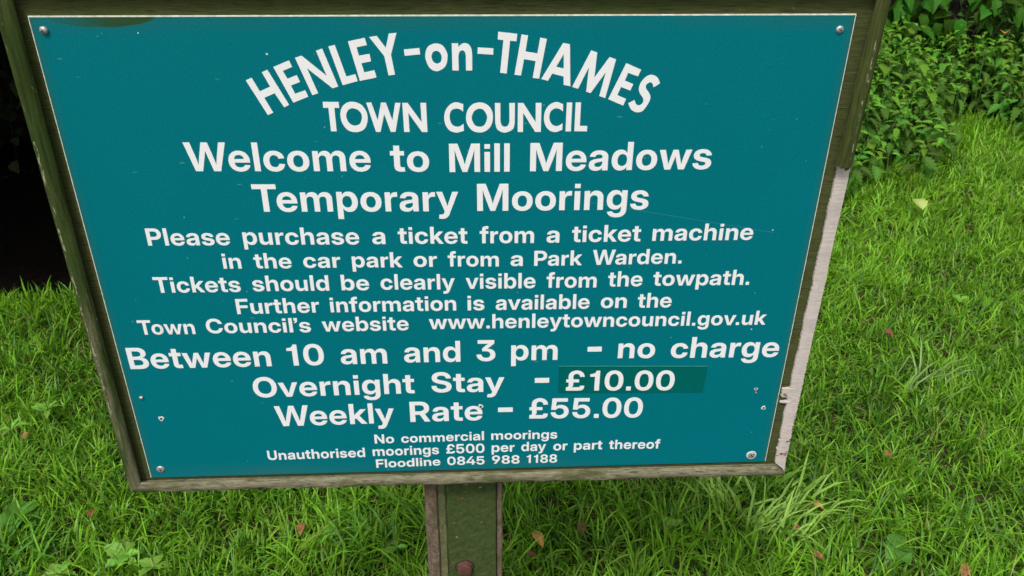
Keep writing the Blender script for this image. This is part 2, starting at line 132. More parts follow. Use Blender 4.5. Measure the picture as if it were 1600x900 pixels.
FREEHAND_LETTERS=[["H",[[[-230.7,254.7],[-223.8,257.6],[-216.9,242.1],[-204.7,247.3],[-211.8,263.7],[-205.3,266.5],[-186.2,226.2],[-192.1,223.4],[-200.7,239.8],[-213.0,234.6],[-205.2,217.3],[-211.6,214.4]]]],["E",[[[-198.4,269.5],[-180.3,276.8],[-177.7,269.5],[-188.6,265.1],[-184.4,256.2],[-173.7,260.2],[-171.0,252.6],[-181.6,248.5],[-177.9,239.0],[-166.2,243.0],[-163.6,235.6],[-181.2,228.7]]]],["N",[[[-173.4,279.6],[-166.0,281.9],[-140.7,259.2],[-149.7,287.3],[-142.6,289.5],[-129.0,247.1],[-135.4,245.0],[-161.6,268.0],[-152.2,239.5],[-158.9,237.2]]]],["L",[[[-135.7,291.8],[-128.5,293.6],[-118.9,258.3],[-108.7,260.9],[-106.8,253.1],[-123.9,248.5]]]],["E",[[[-113.8,297.3],[-95.3,301.2],[-93.4,293.3],[-105.0,290.8],[-103.0,281.6],[-91.4,283.6],[-90.1,275.4],[-101.1,273.1],[-98.6,262.9],[-87.2,265.3],[-85.5,257.1],[-104.2,253.3]]]],["Y",[[[-90.4,302.0],[-82.0,303.1],[-73.0,290.3],[-68.6,305.6],[-60.3,306.4],[-67.7,282.4],[-64.6,260.2],[-71.8,259.2],[-75.2,280.9]]]],["-",[[[-53.2,288.1],[-36.0,289.8],[-35.4,282.8],[-52.6,281.2]]]],["o",[[[-17.5,294.7],[-15.9,294.6],[-14.3,294.3],[-12.7,293.7],[-11.3,293.0],[-10.0,292.1],[-8.9,290.9],[-8.0,289.5],[-7.1,287.9],[-6.4,286.4],[-5.9,284.9],[-5.5,283.6],[-5.2,282.4],[-5.1,281.3],[-5.1,280.0],[-5.3,278.5],[-5.5,276.7],[-5.9,274.7],[-6.5,272.5],[-7.3,270.5],[-8.4,268.8],[-9.8,267.4],[-11.6,266.1],[-13.6,265.0],[-15.5,264.2],[-17.4,263.8],[-19.1,263.9],[-20.8,264.4],[-22.5,265.1],[-24.0,266.1],[-25.3,267.3],[-26.4,268.8],[-27.4,270.5],[-28.2,272.5],[-28.8,274.4],[-29.3,276.2],[-29.7,277.9],[-29.9,279.5],[-29.9,281.1],[-29.8,282.7],[-29.6,284.2],[-29.2,285.8],[-28.6,287.5],[-27.9,289.1],[-27.0,290.5],[-25.9,291.8],[-24.5,292.7],[-22.8,293.5],[-21.0,294.2],[-19.2,294.6]],[[-17.5,286.6],[-16.7,286.4],[-15.8,286.2],[-14.9,285.8],[-14.1,285.2],[-13.5,284.5],[-12.9,283.7],[-12.5,282.7],[-12.1,281.6],[-11.9,280.4],[-11.8,279.3],[-11.8,278.2],[-12.0,277.1],[-12.3,276.0],[-12.7,274.9],[-13.2,274.1],[-13.8,273.5],[-14.6,273.0],[-15.5,272.6],[-16.4,272.4],[-17.2,272.4],[-18.1,272.5],[-19.0,272.8],[-19.8,273.2],[-20.6,273.8],[-21.2,274.6],[-21.8,275.5],[-22.3,276.6],[-22.7,277.8],[-22.9,279.1],[-23.0,280.2],[-23.0,281.3],[-22.7,282.3],[-22.4,283.3],[-21.9,284.2],[-21.4,285.0],[-20.8,285.6],[-20.0,286.0],[-19.2,286.3],[-18.4,286.5]]]],["n",[[[-0.2,294.7],[6.9,294.7],[7.1,290.7],[7.8,291.4],[8.4,292.2],[9.1,292.8],[9.9,293.4],[10.8,294.0],[11.8,294.5],[12.8,294.8],[13.9,295.0],[15.1,294.9],[16.4,294.6],[17.6,294.1],[18.6,293.4],[19.5,292.5],[20.2,291.4],[20.9,290.1],[21.4,288.8],[21.7,287.3],[21.9,285.7],[22.1,284.0],[22.2,282.4],[22.0,264.4],[15.0,264.5],[15.1,280.8],[14.9,282.0],[14.7,283.2],[14.5,284.3],[14.1,285.2],[13.5,285.9],[12.8,286.5],[12.0,286.9],[11.2,287.0],[10.4,286.9],[9.6,286.5],[8.9,285.9],[8.3,285.2],[7.8,284.3],[7.5,283.2],[7.2,282.0],[6.9,280.9],[6.8,264.5],[-0.2,264.6]]]],["-",[[[28.6,290.2],[45.9,289.0],[45.6,282.0],[28.1,283.2]]]],["T",[[[51.2,307.2],[72.3,304.9],[71.5,296.7],[64.4,297.4],[60.8,260.7],[53.4,261.6],[57.0,298.0],[50.7,298.8]]]],["H",[[[77.0,304.2],[84.2,303.0],[81.7,285.4],[95.0,283.2],[97.8,300.7],[105.2,299.2],[97.6,254.6],[90.3,255.6],[93.3,274.6],[80.2,276.9],[77.0,258.3],[69.6,259.3]]]],["A",[[[123.5,294.7],[131.1,293.2],[133.6,245.6],[125.8,247.3],[125.4,257.0],[112.3,260.4],[107.7,252.1],[100.1,254.2]],[[124.7,282.5],[125.1,266.0],[116.7,268.2]]]],["M",[[[155.4,286.4],[162.2,283.8],[160.6,255.3],[176.5,278.8],[184.0,276.1],[174.5,231.5],[167.4,234.0],[173.4,261.7],[157.2,237.5],[152.1,239.2],[153.8,267.5],[142.5,242.6],[135.7,244.9]]]],["E",[[[196.0,271.8],[213.5,264.2],[210.5,256.6],[198.9,260.7],[195.8,251.8],[205.8,247.6],[202.9,240.2],[191.9,244.4],[188.3,234.9],[198.8,230.3],[195.9,222.5],[178.0,230.2]]]],["S",[[[236.6,248.4],[235.9,250.1],[235.1,251.8],[234.3,253.5],[233.2,254.9],[231.8,256.1],[230.1,257.1],[228.3,257.9],[226.6,258.3],[224.9,258.3],[223.2,257.9],[221.6,257.2],[220.0,256.3],[218.6,255.1],[217.1,253.5],[215.8,251.8],[214.7,250.0],[213.9,248.2],[213.2,246.2],[212.8,244.1],[212.6,242.3],[212.7,240.7],[213.2,239.1],[213.8,237.7],[214.5,236.3],[215.4,235.1],[216.4,233.9],[217.3,232.8],[218.1,231.7],[218.6,230.6],[218.9,229.5],[219.1,228.5],[219.1,227.5],[218.9,226.5],[218.4,225.5],[217.9,224.5],[217.2,223.8],[216.5,223.3],[215.6,222.9],[214.7,222.7],[213.8,222.6],[213.0,222.8],[212.2,223.1],[211.5,223.6],[210.8,224.3],[210.2,225.3],[209.7,226.5],[209.2,227.8],[208.7,229.0],[201.6,224.9],[202.7,222.9],[203.7,220.8],[204.8,218.9],[206.0,217.4],[207.5,216.2],[209.2,215.3],[211.0,214.6],[212.7,214.3],[214.3,214.3],[216.0,214.5],[217.5,215.0],[219.0,215.8],[220.3,217.0],[221.4,218.5],[222.5,220.2],[223.5,221.9],[224.5,223.7],[225.5,225.6],[226.2,227.6],[226.8,229.3],[227.0,230.9],[226.9,232.3],[226.6,233.7],[226.3,234.9],[225.8,235.9],[225.2,236.8],[224.6,237.6],[223.9,238.6],[223.1,239.7],[222.1,240.9],[221.3,242.1],[220.7,243.2],[220.5,244.2],[220.4,245.1],[220.5,246.0],[220.9,246.8],[221.5,247.6],[222.4,248.4],[223.3,249.0],[224.3,249.4],[225.1,249.6],[226.0,249.5],[226.8,249.2],[227.5,248.6],[228.1,247.7],[228.6,246.5],[229.0,245.1],[229.5,243.8]]]],["T",[[[-148.1,229.4],[-130.2,229.1],[-130.2,222.2],[-135.7,222.3],[-135.6,194.4],[-142.1,194.4],[-142.4,222.4],[-148.4,222.5]]]],["O",[[[-114.7,229.2],[-112.9,229.0],[-111.0,228.5],[-109.0,227.9],[-107.1,227.1],[-105.5,226.1],[-104.1,224.9],[-102.9,223.4],[-101.8,221.8],[-100.9,220.2],[-100.1,218.5],[-99.6,216.9],[-99.1,215.2],[-98.9,213.5],[-98.8,211.7],[-98.8,209.9],[-99.0,208.1],[-99.3,206.2],[-99.8,204.3],[-100.4,202.5],[-101.0,200.9],[-101.8,199.4],[-102.7,198.1],[-103.7,197.0],[-104.8,196.0],[-106.1,195.1],[-107.6,194.4],[-109.2,193.8],[-111.0,193.4],[-112.8,193.2],[-114.5,193.2],[-116.2,193.3],[-117.9,193.6],[-119.5,194.1],[-121.1,194.8],[-122.6,195.8],[-123.9,197.0],[-125.2,198.5],[-126.4,200.3],[-127.4,202.1],[-128.3,204.0],[-128.9,206.0],[-129.3,208.1],[-129.6,210.3],[-129.7,212.5],[-129.7,214.5],[-129.4,216.4],[-129.0,218.2],[-128.5,219.9],[-127.8,221.5],[-127.0,223.0],[-126.1,224.2],[-125.1,225.3],[-124.0,226.3],[-122.8,227.1],[-121.6,227.8],[-120.4,228.4],[-119.1,228.8],[-117.7,229.1],[-116.3,229.3]],[[-114.9,221.7],[-113.8,221.6],[-112.7,221.3],[-111.6,220.9],[-110.5,220.4],[-109.6,219.8],[-108.7,219.2],[-107.9,218.4],[-107.2,217.6],[-106.6,216.7],[-106.1,215.7],[-105.7,214.7],[-105.5,213.6],[-105.3,212.4],[-105.3,211.2],[-105.5,210.0],[-105.7,208.7],[-106.2,207.2],[-106.7,205.7],[-107.4,204.4],[-108.2,203.3],[-109.1,202.5],[-110.3,201.8],[-111.5,201.3],[-112.7,201.0],[-113.9,200.9],[-115.0,201.0],[-116.1,201.2],[-117.2,201.7],[-118.3,202.3],[-119.2,202.9],[-120.0,203.8],[-120.8,204.8],[-121.4,205.9],[-122.0,207.1],[-122.4,208.2],[-122.7,209.4],[-123.0,210.5],[-123.1,211.6],[-123.1,212.8],[-123.0,214.0],[-122.7,215.2],[-122.2,216.5],[-121.5,217.8],[-120.8,219.0],[-120.0,219.9],[-119.1,220.6],[-118.1,221.1],[-117.0,221.5],[-115.9,221.7]]]],["W",[[[-99.2,228.2],[-93.4,228.3],[-87.6,207.2],[-82.5,228.1],[-76.9,228.0],[-70.8,207.0],[-66.4,227.6],[-60.4,227.5],[-68.0,193.1],[-73.5,193.2],[-79.7,214.5],[-85.2,193.2],[-90.5,193.3]]]],["N",[[[-58.3,227.5],[-52.2,227.5],[-37.4,204.6],[-37.7,227.4],[-31.3,227.3],[-31.0,192.6],[-37.4,192.7],[-52.0,215.6],[-51.8,192.9],[-58.0,192.8]]]],["C",[[[11.2,225.5],[9.1,226.2],[7.1,227.0],[5.0,227.6],[3.1,227.8],[1.2,227.6],[-0.7,227.0],[-2.5,226.1],[-4.1,225.0],[-5.6,223.6],[-7.0,222.0],[-8.3,220.1],[-9.3,218.3],[-10.0,216.4],[-10.6,214.4],[-11.0,212.4],[-11.2,210.3],[-11.1,208.0],[-10.9,205.6],[-10.5,203.2],[-9.8,201.0],[-8.9,199.0],[-7.8,197.1],[-6.5,195.4],[-5.0,194.0],[-3.3,193.0],[-1.3,192.2],[0.7,191.7],[2.8,191.5],[4.8,191.7],[7.0,192.3],[9.1,193.0],[11.3,193.6],[11.0,202.2],[10.0,201.4],[9.0,200.5],[7.9,199.7],[6.8,199.1],[5.6,198.8],[4.4,198.6],[3.1,198.6],[1.8,198.8],[0.5,199.4],[-0.8,200.2],[-2.1,201.3],[-3.1,202.7],[-3.8,204.5],[-4.4,206.5],[-4.8,208.7],[-4.9,210.8],[-4.7,212.8],[-4.2,214.9],[-3.5,216.7],[-2.7,218.2],[-1.5,219.2],[-0.0,219.9],[1.5,220.2],[2.9,220.4],[4.2,220.4],[5.5,220.1],[6.8,219.7],[7.8,219.3],[8.7,218.7],[9.4,218.1],[10.1,217.4],[10.8,216.7]]]],["O",[[[30.0,227.4],[31.6,227.3],[33.2,227.1],[34.8,226.6],[36.3,226.0],[37.7,225.3],[39.0,224.3],[40.3,223.2],[41.5,221.9],[42.5,220.5],[43.4,219.0],[44.0,217.4],[44.5,215.8],[44.8,214.0],[45.0,212.2],[45.0,210.4],[45.0,208.4],[44.8,206.4],[44.5,204.3],[44.0,202.4],[43.3,200.6],[42.4,198.9],[41.4,197.4],[40.1,195.9],[38.8,194.7],[37.5,193.6],[36.0,192.8],[34.5,192.2],[32.9,191.7],[31.2,191.4],[29.6,191.4],[27.9,191.5],[26.2,191.8],[24.4,192.2],[22.7,192.9],[21.2,193.8],[19.9,194.9],[18.7,196.2],[17.6,197.7],[16.6,199.2],[15.8,200.8],[15.1,202.4],[14.6,204.1],[14.3,205.9],[14.1,207.7],[14.0,209.5],[14.2,211.3],[14.4,213.2],[14.8,215.1],[15.4,217.0],[16.1,218.6],[16.9,220.2],[18.0,221.6],[19.1,222.9],[20.4,224.1],[21.7,225.1],[23.2,225.9],[24.9,226.5],[26.6,227.0],[28.3,227.3]],[[29.7,220.1],[30.8,220.1],[31.9,219.9],[32.9,219.4],[33.9,218.8],[34.9,217.9],[35.8,216.7],[36.7,215.2],[37.6,213.4],[38.2,211.6],[38.5,209.9],[38.3,208.0],[37.8,205.9],[37.1,203.9],[36.2,202.1],[35.3,200.6],[34.3,199.7],[33.1,199.0],[31.9,198.6],[30.7,198.4],[29.5,198.4],[28.2,198.5],[27.0,198.8],[25.7,199.3],[24.6,200.0],[23.6,201.0],[22.7,202.3],[21.9,204.0],[21.2,205.8],[20.7,207.7],[20.6,209.4],[20.8,211.1],[21.3,212.9],[22.0,214.6],[22.9,216.2],[23.8,217.4],[24.8,218.4],[26.0,219.1],[27.3,219.6],[28.5,220.0]]]],["U",[[[47.4,226.6],[53.7,226.5],[53.8,205.1],[54.1,203.7],[54.5,202.3],[54.8,200.9],[55.4,199.9],[56.1,199.1],[57.1,198.6],[58.1,198.2],[59.1,198.1],[60.0,198.2],[61.0,198.5],[62.0,199.1],[62.8,199.8],[63.3,200.9],[63.7,202.2],[64.0,203.6],[64.3,205.0],[64.0,226.4],[70.4,226.4],[70.4,202.7],[70.1,200.7],[69.8,198.7],[69.3,196.7],[68.3,195.1],[66.4,193.6],[63.9,192.3],[61.2,191.4],[58.8,191.0],[56.4,191.3],[54.1,192.2],[52.0,193.5],[50.3,194.9],[49.3,196.6],[48.7,198.6],[48.3,200.8],[47.8,202.8]]]],["N",[[[73.9,226.4],[80.2,226.3],[94.8,203.4],[94.4,226.3],[101.1,226.3],[101.1,191.5],[94.5,191.6],[80.1,214.7],[80.2,191.6],[74.0,191.6]]]],["C",[[[126.2,224.6],[124.2,225.4],[122.3,226.3],[120.3,227.0],[118.3,227.3],[116.3,227.0],[114.3,226.3],[112.4,225.3],[110.7,224.2],[109.2,222.8],[107.9,221.1],[106.8,219.3],[105.9,217.4],[105.2,215.3],[104.7,213.2],[104.4,210.9],[104.3,208.7],[104.4,206.5],[104.8,204.2],[105.3,202.0],[106.0,200.0],[107.0,198.1],[108.2,196.4],[109.6,194.8],[111.0,193.5],[112.6,192.5],[114.3,191.8],[116.0,191.3],[117.9,191.1],[119.9,191.4],[122.0,192.1],[124.1,193.0],[126.3,193.8],[126.3,201.8],[125.3,201.0],[124.2,200.2],[123.2,199.5],[122.1,198.9],[121.0,198.6],[119.9,198.3],[118.8,198.3],[117.6,198.5],[116.4,199.0],[115.2,199.6],[114.0,200.6],[113.0,201.7],[112.2,203.2],[111.4,204.9],[110.9,206.8],[110.6,208.7],[110.6,210.6],[110.8,212.6],[111.3,214.5],[112.0,216.2],[113.1,217.5],[114.5,218.6],[116.1,219.4],[117.5,219.9],[118.8,220.0],[120.1,219.7],[121.4,219.2],[122.5,218.7],[123.5,218.1],[124.5,217.5],[125.3,216.7],[126.2,216.0]]]],["I",[[[130.4,226.5],[136.6,226.5],[136.5,191.9],[130.1,191.8]]]],["L",[[[140.6,226.6],[146.8,226.5],[146.7,198.4],[155.5,198.2],[155.4,191.7],[140.5,191.9]]]]]
TEXT_ROWS=[[35.6,[["Welcome",-313.4,-99.4,147.0,144.5],["to",-76.2,-30.6,143.8,143.2],["Mill",-6.8,64.9,142.3,142.1],["Meadows",89.3,308.2,142.2,142.6]]],[35.7,[["Temporary",-242.9,2.7,93.7,90.8],["Moorings",25.6,236.5,90.9,90.0]]],[23.3,[["Please",-378.4,-278.8,49.9,48.9],["purchase",-262.7,-121.0,49.2,47.3],["a",-104.9,-88.9,47.5,47.2],["ticket",-73.1,12.9,47.4,46.2],["from",28.2,96.1,46.4,45.8],["a",111.9,128.0,45.9,45.8],["ticket",143.7,230.7,46.1,45.8],["machine",245.6,374.0,46.3,45.7]]],[21.4,[["in",-292.4,-270.0,16.1,15.8],["the",-254.1,-207.8,15.8,15.0],["car",-193.2,-147.0,15.4,14.8],["park",-132.6,-69.4,14.9,13.9],["or",-55.6,-26.1,14.4,13.9],["from",-12.4,52.1,14.1,13.0],["a",67.0,82.5,13.4,13.1],["Park",97.0,158.2,13.0,12.8],["Warden.",171.5,286.5,13.0,13.1]]],[22.5,[["Tickets",-382.9,-275.7,-17.2,-17.8],["should",-260.8,-164.5,-17.3,-18.3],["be",-148.9,-113.7,-18.1,-18.7],["clearly",-99.1,-4.4,-18.2,-19.6],["visible",9.5,99.4,-19.1,-19.8],["from",113.6,178.7,-19.6,-20.4],["the",193.4,238.4,-19.5,-19.6],["towpath.",252.3,379.3,-19.4,-20.3]]],[22.4,[["Further",-285.6,-180.0,-51.0,-50.8],["information",-165.9,-3.5,-50.9,-51.5],["is",11.4,33.3,-51.7,-51.8],["available",48.0,171.2,-51.9,-52.5],["on",186.0,220.4,-51.9,-52.2],["the",234.7,279.9,-52.5,-52.7]]],[22.0,[["Town",-415.2,-343.6,-79.7,-80.3],["Council’s",-328.7,-194.2,-79.6,-80.8],["website",-179.4,-66.6,-80.3,-80.7],["www.henleytowncouncil.gov.uk",-39.9,411.2,-79.7,-82.8]]],[33.7,[["Between",-438.4,-252.3,-133.8,-133.8],["10",-230.2,-181.8,-133.5,-133.7],["am",-159.9,-98.1,-133.0,-133.4],["and",-75.3,0.2,-132.3,-133.0],["3",21.9,47.6,-132.5,-132.9],["pm",68.8,131.8,-132.6,-133.2],["-",172.3,191.7,-113.2,-120.8],["no",214.4,265.1,-132.6,-133.6],["charge",286.8,436.9,-134.1,-136.1]]],[33.6,[["Overnight",-282.6,-63.8,-185.6,-184.2],["Stay",-40.6,59.7,-183.5,-185.0],["-",101.9,121.7,-163.2,-171.1],["£10.00",145.4,297.1,-185.4,-189.0]]],[35.2,[["Weekly",-258.9,-94.6,-236.5,-235.2],["Rate",-72.4,29.1,-234.4,-234.1],["-",51.1,71.8,-212.9,-220.5],["£55.00",95.3,256.5,-233.4,-236.2]]],[16.1,[["No",-125.0,-97.2,-272.0,-271.8],["commercial",-87.2,30.9,-271.9,-270.6],["moorings",41.3,136.4,-270.4,-271.1]]],[17.0,[["Unauthorised",-278.9,-140.3,-297.5,-296.3],["moorings",-129.3,-34.2,-295.1,-294.4],["£500",-23.6,31.5,-293.9,-294.3],["per",41.8,75.0,-293.3,-293.6],["day",84.7,120.6,-293.1,-293.3],["or",131.3,151.9,-293.4,-293.2],["part",161.3,202.8,-293.2,-293.4],["thereof",212.5,287.6,-293.4,-294.7]]],[15.5,[["Floodline",-126.0,-33.0,-317.4,-316.0],["0845",-22.9,31.3,-315.8,-316.4],["988",42.3,82.7,-315.6,-316.4],["1188",93.0,137.7,-315.8,-316.4]]]]

# ------------------------------------------------------------ materials
def wood(name, axis, paint, worn, wear=(0.5, 0.62), grain=240, dirt=0.5, moss=None, gradient=None, bump=0.8, streak=None, stretch=0.05):
    """painted or stained timber; axis 0 = grain along x, 2 = grain along z"""
    N = NT(name)
    sc = [1, 1, 1]; sc[axis] = stretch
    v = N.mapping(tuple(sc)); g = N.noise(v, grain * 2.6, 6, 0.75); g2 = N.noise(v, grain * 0.5, 5, 0.6, 0.5)
    sc2 = [1, 1, 1]; sc2[axis] = 0.3
    big = N.noise(N.mapping(tuple(sc2), (3.1, 1.7, 0.4)), 26, 8, 0.72)
    blot = N.noise(N.mapping((1, 1, 1), (5, 3, 1)), 11, 6, 0.65)
    col = N.mix(N.ramp(g, [(0.36, 0.0), (0.62, 1.0)]), tuple(c * 0.55 for c in paint), tuple(min(1, c * 1.45) for c in paint))
    col = N.mix(N.ramp(blot, [(0.35, 0.0), (0.65, 0.65)]), col, (paint[0] * 0.62, paint[1] * 0.95, paint[2] * 0.5))
    wm = N.math('ADD', N.math('MULTIPLY', big, 0.6), N.math('MULTIPLY', g2, 0.4))
    if gradient:
        a, b, amt = gradient
        z = N.xyz()[2]; t = N.math('DIVIDE', N.math('SUBTRACT', z, a), b - a, clamp=True)
        wm = N.math('ADD', wm, N.math('MULTIPLY', t, amt))
    mask = N.ramp(wm, [(wear[0], 0.0), (wear[1], 1.0)])
    wcol = N.mix(N.ramp(g, [(0.36, 0.0), (0.62, 1.0)]), tuple(c * 0.5 for c in worn), worn)
    col = N.mix(mask, col, wcol)
    # open cracks and weathered-out soft grain
    cr = N.ramp(N.noise(v, grain * 1.5, 4, 0.6), [(0.36, 1.0), (0.44, 0.0)])
    col = N.mix(N.math('MULTIPLY', cr, dirt), col, tuple(c * 0.16 for c in paint))
    fl = N.ramp(N.noise(N.mapping(tuple(c * 1.0 for c in sc2), (1, 8, 3)), 330, 3, 0.6), [(0.68, 0.0), (0.73, 1.0)])
    col = N.mix(N.math('MULTIPLY', fl, 0.6), col, worn)
    if streak:
        xc, hw, z0, z1 = streak
        X = N.xyz(); dx = N.math('DIVIDE', N.math('ABSOLUTE', N.math('SUBTRACT', X[0], xc)), hw)
        inz = N.math('MULTIPLY', N.math('GREATER_THAN', X[2], z0), N.math('LESS_THAN', X[2], z1))
        nz = N.noise(N.mapping((1, 1, 0.22), (3, 3, 3)), 420, 5, 0.75)
        sm = N.ramp(N.math('SUBTRACT', nz, N.math('MULTIPLY', dx, 0.10)), [(0.50, 0.0), (0.56, 1.0)])
        col = N.mix(N.math('MULTIPLY', N.math('MULTIPLY', sm, inz), 0.85), col, (0.34, 0.32, 0.22))
    if moss:
        mm = N.ramp(N.noise(N.mapping(tuple(sc2), (9, 2, 5)), 36, 7, 0.75), [(0.50, 0.0), (0.62, 1.0)])
        col = N.mix(N.math('MULTIPLY', mm, 0.8), col, moss)
    N.bump(N.math('ADD', N.math('ADD', g, N.math('MULTIPLY', g2, 1.5)), N.math('MULTIPLY', cr, -1.2)), bump, 0.0014)
    return N.set(col, 0.85, 0.15)

OLIVE = (0.048, 0.052, 0.022)
M_board_v = wood('green_board_horizontal_grain', 0, (0.062, 0.066, 0.024), (0.15, 0.13, 0.07), (0.66, 0.80), 430, 0.5, bump=0.35)
M_mould_l = wood('left_moulding_paint', 2, (0.036, 0.050, 0.012), (0.21, 0.19, 0.12), (0.60, 0.78), 150, 0.5, gradient=(ZC + 0.15, ZC - 0.34, 0.20), bump=0.4, streak=(-0.4735, 0.0022, ZC - 0.2, ZC + 0.19))
M_mould_r = wood('right_moulding_paint', 2, (0.047, 0.055, 0.015), (0.24, 0.22, 0.13), (0.66, 0.76), 150, 0.35, bump=0.4, streak=(0.4725, 0.0022, ZC + 0.145, ZC + 0.30))
M_mould_t = wood('top_moulding_paint', 0, (0.05, 0.054, 0.022), (0.2, 0.18, 0.11), (0.62, 0.75), 120)
M_mould_b = wood('bottom_moulding_weathered', 0, (0.075, 0.078, 0.034), (0.225, 0.205, 0.135), (0.34, 0.52), 190, 0.6, bump=0.5, moss=(0.058, 0.062, 0.022), stretch=0.16)
M_post = wood('post_weathered', 2, (0.075, 0.055, 0.036), (0.185, 0.145, 0.105), (0.42, 0.62), 150, 0.8, moss=(0.07, 0.075, 0.03))
def m_mottled(name, a, b, c, d):
    N = NT(name); u = N.mapping((1, 1, 0.6))
    n1 = N.noise(u, 190, 6, 0.75); n2 = N.noise(N.mapping((1, 1, 0.5), (3, 1, 2)), 48, 6, 0.7); n3 = N.noise(N.mapping((1, 1, 1), (8, 5, 2)), 420, 3, 0.6)
    col = N.mix(N.ramp(n1, [(0.36, 0.0), (0.64, 1.0)]), a, b)
    col = N.mix(N.ramp(n2, [(0.46, 0.0), (0.60, 0.8)]), col, c)
    col = N.mix(N.ramp(n3, [(0.64, 0.0), (0.70, 0.8)]), col, d)
    N.bump(N.math('ADD', n1, n2), 0.8, 0.002)
    return N.set(col, 0.9, 0.12)
M_postside = m_mottled('weathered_post_edge', (0.085, 0.055, 0.038), (0.22, 0.165, 0.125), (0.075, 0.068, 0.035), (0.34, 0.29, 0.23))
M_chamfer = m_mottled('worn_mossy_edge', (0.075, 0.082, 0.034), (0.17, 0.17, 0.085), (0.055, 0.080, 0.030), (0.30, 0.28, 0.17))

def m_bare():
    N = NT('bare_split_wood')
    v = N.mapping((0.09, 1, 1)); w = N.mapping((0.35, 1, 1), (1, 5, 2))
    g = N.noise(v, 620, 5, 0.7)
    col = N.mix(N.ramp(g, [(0.35, 0.0), (0.65, 1.0)]), (0.41, 0.35, 0.32), (0.57, 0.51, 0.48))
    gm = N.ramp(N.noise(w, 30, 5, 0.6), [(0.52, 0.0), (0.64, 1.0)])
    col = N.mix(N.math('MULTIPLY', gm, 0.5), col, (0.36, 0.33, 0.31))
    z = N.xyz()[2]
    low = N.ramp(N.math('DIVIDE', N.math('SUBTRACT', ZC - 0.17, z), 0.17, clamp=True), [(0.0, 0.0), (0.35, 0.085), (1.0, 0.10)])
    rm = N.ramp(N.math('ADD', N.noise(N.mapping((0.22, 1, 1), (7, 3, 1)), 95, 3, 0.6), low), [(0.70, 0.0), (0.73, 1.0)])
    col = N.mix(rm, col, (0.20, 0.055, 0.035))
    N.bump(g, 0.35, 0.0006)
    return N.set(col, 0.9, 0.1)
M_bare = m_bare()

